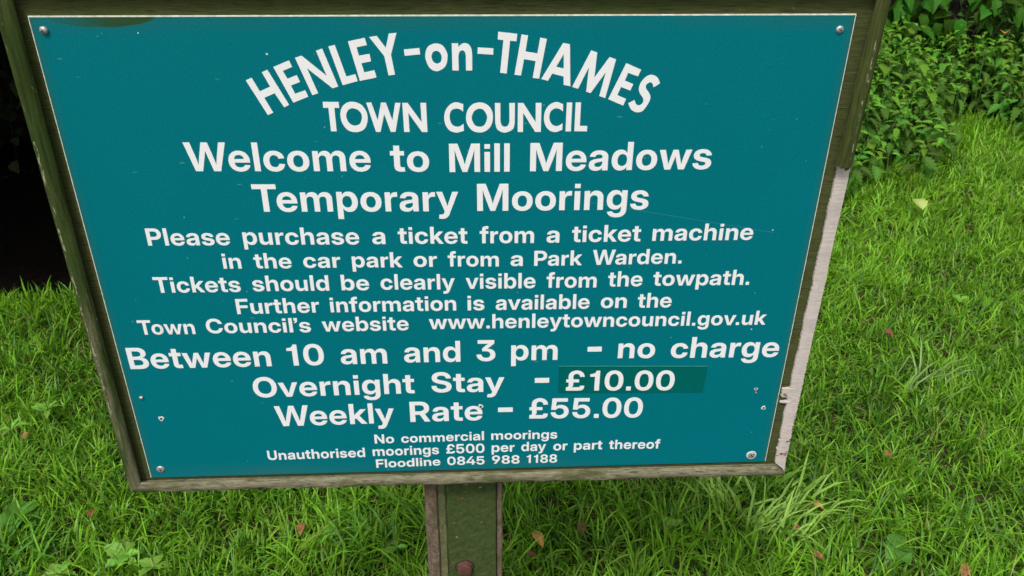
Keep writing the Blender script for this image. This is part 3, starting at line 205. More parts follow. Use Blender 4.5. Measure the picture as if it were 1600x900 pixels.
def m_panel():
    N = NT('teal_panel_film')
    u = N.mapping()
    fine = N.ramp(N.noise(u, 620, 4, 0.75), [(0.34, 0.0), (0.66, 1.0)]); mid = N.noise(u, 9, 4, 0.5)
    col = N.mix(fine, (0.0, 0.094, 0.124), (0.0, 0.182, 0.222))
    col = N.mix(N.math('MULTIPLY', N.ramp(mid, [(0.35, 0.0), (0.65, 1.0)]), 0.30), col, (0.0, 0.128, 0.150))
    # pale specks, short scuffs and a long hairline scratch
    vo = N.n('ShaderNodeTexVoronoi'); vo.inputs['Scale'].default_value = 48; N.l(u, vo.inputs['Vector'])
    sp = N.ramp(vo.outputs['Distance'], [(0.016, 1.0), (0.045, 0.0)])
    gate = N.ramp(N.noise(u, 17, 2, 0.5), [(0.44, 0.0), (0.50, 1.0)])
    col = N.mix(N.math('MULTIPLY', N.math('MULTIPLY', sp, gate), 0.8), col, (0.30, 0.42, 0.42))
    mv = N.mapping((0.28, 1, 1), (0.3, 0, 0.2), (0, radians(23), 0))
    vo2 = N.n('ShaderNodeTexVoronoi'); vo2.inputs['Scale'].default_value = 52; N.l(mv, vo2.inputs['Vector'])
    sc = N.ramp(vo2.outputs['Distance'], [(0.03, 1.0), (0.06, 0.0)])
    g2 = N.ramp(N.noise(u, 13, 3, 0.6), [(0.50, 0.0), (0.56, 1.0)])
    col = N.mix(N.math('MULTIPLY', N.math('MULTIPLY', sc, g2), 0.45), col, (0.10, 0.30, 0.31))
    x, y, z = N.xyz()
    # scratch from the middle towards the right edge, and one near the arc
    line = N.math('ABSOLUTE', N.math('ADD', N.math('SUBTRACT', z, ZC + 0.103), N.math('MULTIPLY', N.math('SUBTRACT', x, 0.15), 0.19)))
    inx = N.math('MULTIPLY', N.math('GREATER_THAN', x, 0.16), N.math('LESS_THAN', x, 0.40))
    ln = N.math('MULTIPLY', N.math('LESS_THAN', line, 0.0004), inx)
    col = N.mix(N.math('MULTIPLY', ln, 0.17), col, (0.12, 0.33, 0.34))
    # algae that has run down from the top rail, left of the middle
    dx = N.math('DIVIDE', N.math('ADD', x, 0.3735), 0.060)
    dy = N.math('DIVIDE', N.math('SUBTRACT', z, ZC + 0.3255), 0.0125)
    r = N.math('ADD', N.math('MULTIPLY', dx, dx), N.math('MULTIPLY', dy, dy))
    r = N.math('ADD', r, N.math('MULTIPLY', N.math('SUBTRACT', N.noise(N.mapping((0.3, 1, 1)), 60, 4, 0.6), 0.5), 0.5))
    al = N.ramp(r, [(0.86, 1.0), (1.0, 0.0)])
    fadel = N.math('DIVIDE', N.math('ADD', x, 0.440), 0.075, clamp=True)
    col = N.mix(N.math('MULTIPLY', N.math('MULTIPLY', al, fadel), 0.93), col, (0.020, 0.052, 0.016))
    # darker green tint along the top edge and inside the side edges
    te = N.math('DIVIDE', N.math('SUBTRACT', z, ZC + 0.3225 - 0.018), 0.020, clamp=True)
    te = N.math('MULTIPLY', te, N.ramp(N.noise(N.mapping((0.4, 1, 1), (2, 2, 2)), 12, 5, 0.6), [(0.35, 0.15), (0.65, 1.0)]))
    col = N.mix(N.math('MULTIPLY', te, 0.42), col, (0.035, 0.085, 0.03))
    ex = N.math('DIVIDE', N.math('SUBTRACT', N.math('ABSOLUTE', x), 0.439), 0.011, clamp=True)
    col = N.mix(N.math('MULTIPLY', ex, 0.35), col, (0.03, 0.09, 0.04))
    be = N.math('DIVIDE', N.math('SUBTRACT', ZC - 0.300, z), 0.03, clamp=True)
    bn = N.ramp(N.noise(N.mapping((0.2, 1, 1), (5, 2, 2)), 14, 5, 0.6), [(0.45, 0.0), (0.7, 1.0)])
    col = N.mix(N.math('MULTIPLY', N.math('MULTIPLY', be, bn), 0.5), col, (0.06, 0.11, 0.05))
    N.bump(N.math('ADD', fine, N.math('MULTIPLY', mid, 2.0)), 0.05, 0.0004)
    return N.set(col, 0.38, 0.12)
M_panel = m_panel()

def simple(name, a, b, scale=60, rough=0.6, spec=0.3, metal=0.0, bump=0.1, dist=0.001):
    N = NT(name); n = N.noise(N.mapping(), scale, 5, 0.6)
    N.bump(n, bump, dist)
    return N.set(N.mix(N.ramp(n, [(0.35, 0.0), (0.65, 1.0)]), a, b), rough, spec, metal)
M_core = simple('panel_edge_white', (0.50, 0.48, 0.38), (0.78, 0.78, 0.72), 120, 0.6)
M_patch = simple('darker_green_patch', (0.0, 0.086, 0.080), (0.0, 0.120, 0.108), 900, 0.45, 0.06)
M_patch_edge = simple('patch_edge', (0.02, 0.20, 0.17), (0.05, 0.26, 0.22), 200, 0.5)
def m_letters():
    N = NT('white_vinyl_letters'); u = N.mapping()
    n = N.noise(u, 500, 3, 0.5)
    col = N.mix(n, (0.70, 0.695, 0.71), (0.77, 0.765, 0.785))
    d = N.ramp(N.noise(N.mapping((0.5, 1, 1), (1, 4, 2)), 26, 6, 0.7), [(0.66, 0.0), (0.74, 1.0)])
    col = N.mix(N.math('MULTIPLY', d, 0.35), col, (0.52, 0.48, 0.38))
    x, y, z = N.xyz()
    lz = N.math('DIVIDE', N.math('SUBTRACT', ZC - 0.29, z), 0.05, clamp=True)
    col = N.mix(N.math('MULTIPLY', lz, 0.5), col, (0.72, 0.73, 0.60))
    return N.set(col, 0.55, 0.2)
M_letters = m_letters()
M_screw = simple('dull_galvanised_screw', (0.30, 0.27, 0.27), (0.62, 0.60, 0.60), 700, 0.42, 0.5, 0.55, 0.3)
M_rust = simple('rusty_iron', (0.035, 0.016, 0.011), (0.14, 0.06, 0.04), 420, 0.8, 0.3, 0.1, 0.6)
M_hole_ring = simple('dark_hole_and_ring', (0.012, 0.008, 0.006), (0.03, 0.018, 0.012), 300, 0.9)
M_chip = simple('chipped_rim', (0.40, 0.42, 0.40), (0.7, 0.7, 0.66), 900, 0.7)
M_dullchip = simple('dull_scuff', (0.10, 0.11, 0.05), (0.26, 0.24, 0.14), 500, 0.8)
M_redchip = simple('red_brown_torn_wood', (0.075, 0.026, 0.018), (0.17, 0.07, 0.045), 300, 0.85)
M_yellow = simple('yellow_lichen', (0.28, 0.26, 0.02), (0.42, 0.38, 0.05), 300, 0.9)

def m_postface():
    N = NT('green_painted_post_face')
    u = N.mapping(); n = N.noise(u, 120, 7, 0.75)
    col = N.mix(N.ramp(n, [(0.36, 0.0), (0.64, 1.0)]), (0.028, 0.050, 0.014), (0.060, 0.082, 0.026))
    rm = N.mapping((1, 1, 1), (0, 0, 0), (0, radians(30), 0)); m2 = N.n('ShaderNodeMapping'); m2.inputs['Scale'].default_value = (0.14, 1, 1); N.l(rm, m2.inputs[0])
    st = N.ramp(N.noise(m2.outputs[0], 120, 7, 0.8), [(0.54, 0.0), (0.72, 1.0)])
    col = N.mix(N.math('MULTIPLY', st, 0.5), col, (0.13, 0.16, 0.08))
    vo = N.n('ShaderNodeTexVoronoi'); vo.inputs['Scale'].default_value = 110; N.l(N.mapping((0.7, 1, 1)), vo.inputs['Vector'])
    sp = N.ramp(vo.outputs['Distance'], [(0.10, 1.0), (0.18, 0.0)])
    ga = N.ramp(N.noise(u, 45, 3, 0.6), [(0.58, 0.0), (0.63, 1.0)])
    col = N.mix(N.math('MULTIPLY', N.math('MULTIPLY', sp, ga), 0.8), col, (0.32, 0.29, 0.2))
    rr = N.ramp(N.noise(N.mapping((0.6, 1, 1), (4, 1, 8)), 42, 4, 0.6), [(0.70, 0.0), (0.74, 1.0)])
    col = N.mix(rr, col, (0.16, 0.07, 0.05))
    N.bump(n, 0.15, 0.001)
    return N.set(col, 0.7, 0.12)
M_postface = m_postface()

# plants ---------------------------------------------------------------
def m_leaf(name, attr=None, a=(0.05, 0.14, 0.02), b=(0.10, 0.22, 0.03), trans=0.35, rough=0.5, scale=30, objvar=0.0, veins=0.0, spec=0.35):
    N = NT(name)
    if attr:
        at = N.n('ShaderNodeAttribute'); at.attribute_name = attr; col = at.outputs['Color']
    else:
        n = N.noise(N.mapping(), scale, 4, 0.6)
        col = N.mix(n, a, b)
        if objvar:
            oi = N.n('ShaderNodeObjectInfo')
            h = N.n('ShaderNodeHueSaturation'); N.l(col, h.inputs['Color'])
            N.l(N.math('ADD', 0.5 - 0.028 * objvar, N.math('MULTIPLY', oi.outputs['Random'], 0.05 * objvar)), h.inputs['Hue'])
            N.l(N.math('ADD', 1 - 0.45 * objvar, N.math('MULTIPLY', oi.outputs['Random'], 0.9 * objvar)), h.inputs['Value'])
            col = h.outputs[0]
    N.set(col, rough, spec)
    if trans:
        tr = N.n('ShaderNodeBsdfTranslucent'); mx = N.n('ShaderNodeMixShader'); mx.inputs[0].default_value = trans
        br = N.mix(1.0, col, (1.25, 1.15, 0.55), 'MULTIPLY')
        N.l(br, tr.inputs['Color']); N.l(N.p.outputs[0], mx.inputs[1]); N.l(tr.outputs[0], mx.inputs[2]); N.l(mx.outputs[0], N.out.inputs[0])
    return N.m
M_grass = m_leaf('grass_blades', attr='tint', trans=0.34, rough=0.48, spec=0.30)
M_nettle = m_leaf('nettle_leaf', a=(0.035, 0.120, 0.014), b=(0.10, 0.25, 0.026), trans=0.28, rough=0.6, scale=14, objvar=1.0, spec=0.2)
M_nettle_young = m_leaf('young_nettle_leaf', a=(0.09, 0.24, 0.015), b=(0.155, 0.35, 0.03), trans=0.3, rough=0.6, scale=14, objvar=0.6, spec=0.2)
M_stem = m_leaf('nettle_stem', a=(0.07, 0.14, 0.03), b=(0.11, 0.2, 0.04), trans=0.0, rough=0.6)
M_shrub = m_leaf('broad_leaf', a=(0.020, 0.080, 0.006), b=(0.048, 0.145, 0.010), trans=0.22, rough=0.55, scale=14, objvar=0.9, spec=0.12)
M_twig = simple('twig_bark', (0.03, 0.022, 0.014), (0.07, 0.05, 0.03), 80, 0.9)
M_core_dark = simple('shade_blackened_twigs', (0.004, 0.004, 0.003), (0.010, 0.008, 0.006), 30, 1.0, 0.1, 0, 0.8, 0.03)  # the hollow's shade is put into this near-black colour
M_yew = m_leaf('dark_evergreen_leaf', attr='tint', trans=0.1, rough=0.6, spec=0.10)
M_weed = m_leaf('weed_leaf', a=(0.12, 0.30, 0.03), b=(0.21, 0.42, 0.06), trans=0.3, rough=0.55, scale=60, objvar=0.5)
M_weed_dark = m_leaf('weed_leaf_deep_green', a=(0.045, 0.15, 0.018), b=(0.10, 0.24, 0.03), trans=0.2, rough=0.45, scale=60)
M_dead = simple('dead_leaf_brown', (0.13, 0.055, 0.02), (0.28, 0.13, 0.05), 120, 0.75)
M_dead_y = simple('dead_leaf_yellow', (0.30, 0.17, 0.04), (0.46, 0.26, 0.08), 120, 0.7)
M_dead_p = simple('dead_leaf_pale', (0.26, 0.34, 0.08), (0.36, 0.42, 0.13), 120, 0.7)
M_dead_r = simple('dead_leaf_red_brown', (0.085, 0.028, 0.014), (0.20, 0.070, 0.035), 120, 0.75)

def m_ground():
    N = NT('lawn_soil_and_thatch'); u = N.mapping()
    n = N.noise(u, 45, 8, 0.7); b = N.noise(u, 3, 5, 0.6)
    col = N.mix(N.ramp(n, [(0.35, 0.0), (0.65, 1.0)]), (0.018, 0.014, 0.008), (0.075, 0.062, 0.026))
    col = N.mix(N.ramp(b, [(0.4, 0.0), (0.6, 0.7)]), col, (0.035, 0.060, 0.012))
    # farther off, where no blades are built, the turf itself
    x, y, z = N.xyz()
    r = N.math('SQRT', N.math('ADD', N.math('MULTIPLY', x, x), N.math('MULTIPLY', N.math('SUBTRACT', y, 2.0), N.math('SUBTRACT', y, 2.0))))
    far = N.ramp(N.math('DIVIDE', r, 10.0, clamp=True), [(0.45, 0.0), (0.6, 1.0)])
    turf = N.mix(n, (0.035, 0.10, 0.012), (0.07, 0.17, 0.02))
    col = N.mix(far, col, turf)
    N.bump(n, 0.9, 0.02)
    return N.set(col, 0.95, 0.1)
M_ground = m_ground()
M_mud = simple('shade_blackened_mud_and_litter', (0.003, 0.0025, 0.002), (0.008, 0.006, 0.004), 25, 0.95, 0.1, 0, 0.8, 0.02)  # near-black ground, with the shade of the hollow in its colour

# ------------------------------------------------------------ the ground
def smooth(a, b, x):
    t = np.clip((x - a) / (b - a), 0, 1); return t * t * (3 - 2 * t)
EDGE = [(-60, 1.3), (-4, 1.40), (-2.2, 1.50), (-1.6, 1.57), (-1.3, 1.63), (-0.6, 1.78), (0.2, 1.9), (0.9, 2.1), (1.3, 2.25), (1.6, 2.42), (1.8, 2.58), (2.0, 2.66), (2.2, 2.80), (2.4, 3.05), (2.6, 3.30), (2.74, 3.36), (2.86, 3.10), (3.2, 2.92), (60, 5)]
def edge_y(x): return np.interp(x, [e[0] for e in EDGE], [e[1] for e in EDGE])
def gz(x, y):
    x = np.asarray(x, float); y = np.asarray(y, float)
    z = 0.012 * np.sin(x * 2.1 + 0.5) * np.cos(y * 1.7) + 0.006 * np.sin(x * 6.3 + y * 4.1)
    z = z * smooth(0.2, 1.0, np.hypot(x, y))
    e = edge_y(x); inz = smooth(0.7, 0.2, x) * smooth(-9.5, -7.5, x)
    drop = smooth(e + 0.0, e + 0.32, y) * smooth(6.5, 5.2, y) * inz
    return z - 0.50 * drop
def build_ground():
    xs = np.unique(np.concatenate([np.linspace(-600, -12, 12), np.linspace(-12, -3.2, 30), np.linspace(-3.2, 4.2, 150), np.linspace(4.2, 12, 14), np.linspace(12, 600, 12)]))
    ys = np.unique(np.concatenate([np.linspace(-600, -3, 12), np.linspace(-3, 0.8, 12), np.linspace(0.8, 5.0, 140), np.linspace(5.0, 12, 22), np.linspace(12, 600, 14)]))
    X, Y = np.meshgrid(xs, ys); Z = gz(X, Y)
    V = np.stack([X, Y, Z], -1).reshape(-1, 3); nx = len(xs)
    F = [(j * nx + i, j * nx + i + 1, (j + 1) * nx + i + 1, (j + 1) * nx + i) for j in range(len(ys) - 1) for i in range(nx - 1)]
    me = mesh_from('ground', V, F)
    for p in me.polygons: p.use_smooth = True
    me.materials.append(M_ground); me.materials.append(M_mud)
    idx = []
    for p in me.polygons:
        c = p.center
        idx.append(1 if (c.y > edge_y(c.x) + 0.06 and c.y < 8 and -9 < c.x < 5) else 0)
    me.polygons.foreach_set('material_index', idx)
    return tag(link('ground', me), kind='structure')
build_ground()

# ------------------------------------------------------------ grass blades
def blades(name, bx, by, h, w, phi, lean, col, droop=None, mat=None, zb=None):
    """one mesh of n bent blades, 9 verts each"""
    n = len(bx); lv = np.array([0.0, 0.36, 0.72, 1.0])[None, :]
    wd = np.array([0.75, 1.0, 0.72])[None, :]
    d = np.stack([np.cos(phi), np.sin(phi)], 1)
    t = lv * np.ones((n, 1))
    th0 = lean[:, None] * 0.25; th1 = lean[:, None] * 1.75
    if droop is not None: th1 = th1 + droop[:, None]
    # integrate the blade's arc
    rx = np.zeros((n, 4)); rz = np.zeros((n, 4))
    for k in range(1, 4):
        tm = (t[:, k] + t[:, k - 1]) / 2; a = th0[:, 0] + (th1[:, 0] - th0[:, 0]) * tm; ds = (t[:, k] - t[:, k - 1]) * h
        rx[:, k] = rx[:, k - 1] + np.sin(a) * ds; rz[:, k] = rz[:, k - 1] + np.cos(a) * ds
    tw = rng.normal(0, 0.7, n)
    wdx = -np.sin(phi + tw); wdy = np.cos(phi + tw)
    base = gz(bx, by) if zb is None else zb
    V = np.zeros((n, 7, 3), np.float32)
    for k in range(3):
        cx = bx + d[:, 0] * rx[:, k]; cy = by + d[:, 1] * rx[:, k]; cz = base + rz[:, k] - 0.004
        ww = w * wd[0, k] / 2
        V[:, 2 * k] = np.stack([cx - wdx * ww, cy - wdy * ww, cz], 1); V[:, 2 * k + 1] = np.stack([cx + wdx * ww, cy + wdy * ww, cz], 1)
    V[:, 6] = np.stack([bx + d[:, 0] * rx[:, 3], by + d[:, 1] * rx[:, 3], base + rz[:, 3] - 0.004], 1)
    V[:, :, 2] = np.maximum(V[:, :, 2], base[:, None] + np.array([-0.01, -0.01, .004, .004, .006, .006, .004])[None, :])
    o = (np.arange(n) * 7)[:, None]
    loops = np.concatenate([o + np.array([[0, 1, 3, 2]]), o + np.array([[2, 3, 5, 4]]), o + np.array([[4, 5, 6]])], 1).ravel()
    me = bpy.data.meshes.new(name)
    me.vertices.add(n * 7); me.vertices.foreach_set('co', V.ravel())
    me.loops.add(n * 11); me.loops.foreach_set('vertex_index', loops.astype(np.int32))
    me.polygons.add(n * 3)
    ls = ((np.arange(n) * 11)[:, None] + np.array([[0, 4, 8]])).ravel()
    me.polygons.foreach_set('loop_start', ls.astype(np.int32))
    me.polygons.foreach_set('loop_total', np.tile([4, 4, 3], n).astype(np.int32))
    me.polygons.foreach_set('use_smooth', np.ones(n * 3, bool))
    me.update(calc_edges=True)
    at = me.attributes.new('tint', 'FLOAT_COLOR', 'POINT')
    C = np.ones((n, 7, 4), np.float32)
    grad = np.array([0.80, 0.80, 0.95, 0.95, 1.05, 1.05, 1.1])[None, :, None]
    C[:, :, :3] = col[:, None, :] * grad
    at.data.foreach_set('color', C.ravel())
    me.materials.append(mat or M_grass)
    return me

def patch_noise(x, y):
    return (np.sin(x * 3.1 + 1.3 * np.sin(y * 2.3)) + np.sin(y * 4.3 + 1.7 * np.sin(x * 1.9 + 1)) + 0.7 * np.sin(x * 9.1 + y * 7.7) + 0.6 * np.sin(x * 15 - y * 12.3)) / 3.3
def field(x0, x1, y0, y1, dens, hm, wm, clear=0.0):
    """tufted blades over a rectangle"""
    nt = int((x1 - x0) * (y1 - y0) * dens / 9)
    tx = rng.uniform(x0, x1, nt); ty = rng.uniform(y0, y1, nt)
    pn = patch_noise(tx, ty)
    k = rng.integers(5, 14, nt)
    ti = np.repeat(np.arange(nt), k); n = len(ti)
    sp = rng.uniform(0.004, 0.022, nt)[ti]
    bx = tx[ti] + rng.normal(0, 1, n) * sp; by = ty[ti] + rng.normal(0, 1, n) * sp
    ta = rng.uniform(0, 2 * pi, nt) ; tl = np.abs(rng.normal(0.42, 0.34, nt))
    away = np.arctan2(by - ty[ti], bx - tx[ti])
    phi = np.where(rng.random(n) < 0.5, ta[ti] + rng.normal(0, 0.5, n), away + rng.normal(0, 0.5, n))
    lean = np.clip(tl[ti] + rng.normal(0.16, 0.30, n), 0.03, 1.25)
    h = hm * np.clip(rng.lognormal(0, 0.32, n), 0.4, 2.1) * (1 + 0.24 * pn[ti])
    w = wm * rng.uniform(0.6, 1.35, n)
    mixv = np.clip(0.5 + 0.18 * smooth(0.7, 1.4, bx) * smooth(0.6, 1.4, by) + 0.35 * pn[ti] + rng.normal(0, 0.24, nt)[ti] + rng.normal(0, 0.16, n), 0, 1)[:, None]
    dark = np.array([0.028, 0.112, 0.005]); lite = np.array([0.235, 0.510, 0.030])
    col = dark * (1 - mixv) + lite * mixv
    yel = (rng.random(n) < 0.07)[:, None]; col = np.where(yel, np.array([0.20, 0.30, 0.04]), col)
    dry = (rng.random(n) < 0.016); w = np.where(dry, w * 0.45, w); dry = dry[:, None]; col = np.where(dry, np.array([0.34, 0.30, 0.11]), col)
    blue = (rng.random(n) < 0.03)[:, None]; col = np.where(blue, np.array([0.08, 0.22, 0.05]), col)
    keep = (by < edge_y(bx) + rng.normal(0.0, 0.03, n) + np.where(bx > 1.0, -0.02, 0.05))
    keep &= ~((np.abs(bx) < 0.064) & (by > 0.017) & (by < 0.095))
    return [a[keep] for a in (bx, by, h, w, phi, lean, col)]
P = [field(-2.0, 2.1, 0.10, 1.10, 15500, 0.066, 0.0043),
     field(-2.5, 2.8, 1.10, 2.00, 13500, 0.062, 0.0047),
     field(-0.6, 3.6, 2.00, 3.50, 9500, 0.060, 0.0056)]
A = [np.concatenate([p[i] for p in P]) for i in range(7)]
# thin, tall stems of thatch lying low: dry straw between the blades
ns = 7000
sx = rng.uniform(-2.2, 3.0, ns); sy = rng.uniform(0.2, 3.0, ns)
straw = [sx, sy, rng.uniform(0.03, 0.08, ns), rng.uniform(0.0009, 0.0017, ns), rng.uniform(0, 2 * pi, ns), rng.uniform(0.8, 1.1, ns), np.tile(np.array([[0.32, 0.27, 0.11]]), (ns, 1))]
kk = sy < edge_y(sx)
A = [np.concatenate([A[i], straw[i][kk]]) for i in range(7)]
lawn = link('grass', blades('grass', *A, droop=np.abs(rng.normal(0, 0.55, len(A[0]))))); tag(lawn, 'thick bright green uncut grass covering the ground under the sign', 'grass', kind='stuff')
print('blades', len(A[0]))
# taller fringe along the black hollow and at the foot of the nettles
nf = 15000
fx = rng.uniform(-3.0, 4.4, nf); fy = edge_y(fx) + rng.normal(-0.02, 0.085, nf) - np.where(fx > 1.0, 0.05, 0.0)
mv = rng.random(nf)[:, None]
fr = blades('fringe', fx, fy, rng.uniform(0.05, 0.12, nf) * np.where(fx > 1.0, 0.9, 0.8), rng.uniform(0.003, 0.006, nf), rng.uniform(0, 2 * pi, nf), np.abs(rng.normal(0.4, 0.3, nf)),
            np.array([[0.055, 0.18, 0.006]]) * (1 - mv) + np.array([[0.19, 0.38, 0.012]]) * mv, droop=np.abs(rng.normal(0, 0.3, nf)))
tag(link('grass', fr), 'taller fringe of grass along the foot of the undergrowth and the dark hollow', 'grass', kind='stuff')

# long pale arching tufts
def tuft(px, py, n, L, label, col, spread, lean_dir=None, lw=0.0068):
    c = ground_px(px, py)
    o = thing('grass_tuft', (c.x, c.y, float(gz(c.x, c.y))), label, 'grass tuft', 'tufts of longer grass in the lawn')
    bx = rng.normal(0, spread, n); by = rng.normal(0, spread, n)
    phi = np.arctan2(by, bx) + rng.normal(0, 0.5, n) if lean_dir is None else lean_dir + rng.normal(0, 0.75, n)
    mv = rng.random(n)[:, None]
    me = blades('tuft_blades', bx, by, L * rng.uniform(0.55, 1.2, n), lw * rng.uniform(0.7, 1.2, n), phi, rng.uniform(0.35, 0.8, n),
                np.array([col]) * (0.75 + 0.5 * mv), droop=rng.uniform(0.2, 0.9, n), zb=np.zeros(n))
    tag(link('blades', me, None, o), kind='stuff')
PALE = (0.28, 0.49, 0.085)
tuft(1205, 845, 60, 0.150, 'large tuft of long pale grass bending right, below the right corner of the sign', PALE, 0.040, 0.2)
tuft(1255, 810, 36, 0.130, 'tuft of arching light green blades beside the tan fallen leaf right of the sign corner', PALE, 0.030, 0.0)
tuft(1120, 790, 50, 0.125, 'tuft of long light green grass just under the right end of the bottom rail', (0.29, 0.50, 0.08), 0.035, 2.2)
tuft(1190, 775, 30, 0.12, 'narrow upright tuft between the two pale tufts below the sign', (0.17, 0.36, 0.04), 0.02)
tuft(1440, 615, 26, 0.150, 'wispy tuft of whitish blades in the darker patch of lawn right of the sign', (0.25, 0.40, 0.12), 0.035, 0.3)
tuft(905, 870, 22, 0.10, 'small tuft of yellowish blades right of the post', (0.24, 0.40, 0.06), 0.03)
tuft(345, 770, 40, 0.12, 'tuft of long blades under the lower left corner of the sign', (0.12, 0.30, 0.03), 0.04)
tuft(250, 700, 26, 0.12, 'fine tuft of grass left of the lower left corner of the sign', (0.10, 0.28, 0.03), 0.035)
tuft(570, 850, 34, 0.12, 'tuft of mid green blades leaning left of the post', (0.11, 0.30, 0.03), 0.04, 2.8)
tuft(30, 880, 34, 0.13, 'tuft of deep green grass in the bottom left corner', (0.10, 0.28, 0.03), 0.04, 0.6)
tuft(1570, 860, 34, 0.12, 'tuft of greyish green grass in the bottom right corner', (0.14, 0.30, 0.05), 0.04, 2.5)

# ------------------------------------------------------------ the sign
SX = 0.001
sign = thing('notice_board', (0, 0.05, 0), 'teal mooring notice with white lettering in a weathered green wooden frame on a timber post', 'sign')
OFF = Vector((0, -0.05, 0))
def sp(x, y, z): return Vector((x * SX, -z * SX, ZC + y * SX)) + OFF      # sign millimetres -> local metres
def slab(name, x0, x1, y0, y1, z0, z1, mat, parent=sign, bevel=0.0, nx=1, ny=1):
    bm = bmesh.new(); bmesh.ops.create_cube(bm, size=1)
    for v in bm.verts:
        v.co = Vector(((x0 + x1) / 2 + v.co.x * (x1 - x0), (y0 + y1) / 2 + v.co.y * (y1 - y0), (z0 + z1) / 2 + v.co.z * (z1 - z0)))
    if bevel: bmesh.ops.bevel(bm, geom=bm.edges[:], offset=bevel, segments=2, affect='EDGES')
    for v in bm.verts: v.co = sp(*v.co)
    bmesh.ops.recalc_face_normals(bm, faces=bm.faces)
    me = bpy.data.meshes.new(name); bm.to_mesh(me); bm.free()
    return link(name, me, mat, parent)
# backing board and thin two-layer panel
slab('backing_board', -470, 470, -336, 366, -20, -2.2, M_board_v, bevel=1.0)
core = slab('panel', -450, 450, -325.3, 325.3, -2.1, -0.3, M_core, bevel=0.25)
slab('panel_face', -448.9, 448.9, -325.0, 324.0, -0.25, 0.0, M_panel, core)

def moulding(name, mat, pts, wob=0.35, parent=sign, label=None, seg=60, end_jag=None):
    """pts: start and end as ((inner x,y),(outer x,y)) pairs; section = flat back, inner side undercut to shade the crease and rounded nose"""
    prof = [(0.32, -2.0), (0.30, 4.2), (0.05, 6.2), (0.0, 8.0), (0.06, 10.0), (0.18, 12.0), (0.38, 13.3), (0.60, 13.6), (0.80, 12.6), (0.93, 9.6), (1.0, 5.0), (1.0, -21.0), (0.0, -21.0)]
    (i0, o0), (i1, o1) = pts; V = []; n = seg
    ph = rnd.uniform(0, 9)
    for k in range(n + 1):
        t = k / n
        for a, z in prof:
            # the end cuts are mitred, so inner and outer edge run between their own end points
            ix = i0[0] + (i1[0] - i0[0]) * t; iy = i0[1] + (i1[1] - i0[1]) * t
            ox = o0[0] + (o1[0] - o0[0]) * t; oy = o0[1] + (o1[1] - o0[1]) * t
            x = ix + (ox - ix) * a; y = iy + (oy - iy) * a
            s = wob * (math.sin(t * 31 + ph + a * 3) * 0.5 + math.sin(t * 77 + ph * 2 + a * 5) * 0.35 + rnd.uniform(-0.25, 0.25))
            zz = z
            if z > 0: zz = z + s
            V.append(sp(x, y, zz))
    m = len(prof); F = []
    for k in range(n):
        for j in range(m):
            F.append((k * m + j, k * m + (j + 1) % m, (k + 1) * m + (j + 1) % m, (k + 1) * m + j))
    F.append(tuple(range(m))); F.append(tuple(n * m + j for j in range(m))[::-1])
    bm = bmesh.new(); vs = [bm.verts.new(v) for v in V]
    for f in F: bm.faces.new([vs[i] for i in f])
    bmesh.ops.recalc_face_normals(bm, faces=bm.faces)
    me = bpy.data.meshes.new(name); bm.to_mesh(me); bm.free()
    for p in me.polygons: p.use_smooth = len(p.vertices) == 4
    me.set_sharp_from_angle(angle=radians(38))
    o = link(name, me, mat, parent)
    if label: o['label'] = label
    return o
moulding('moulding', M_mould_l, (((-461.5, -325.8), (-480, -344)), ((-456.3, 350), (-478.5, 372))), label='left frame moulding, green above and worn grey below')
moulding('moulding', M_mould_b, (((-461.0, -326.0), (-479.6, -344.3)), ((461.5, -326.0), (481, -345))), wob=0.8, label='bottom frame moulding, weathered to pale grey-brown', seg=140)
moulding('moulding', M_mould_r, (((457.6, 148.6), (479.5, 147)), ((465.0, 350), (482.5, 372))), label='upper right frame moulding, still green')
moulding('moulding', M_mould_t, (((-456.0, 350.6), (-478, 372.6)), ((464.6, 350.6), (482.0, 372.6))), seg=20)

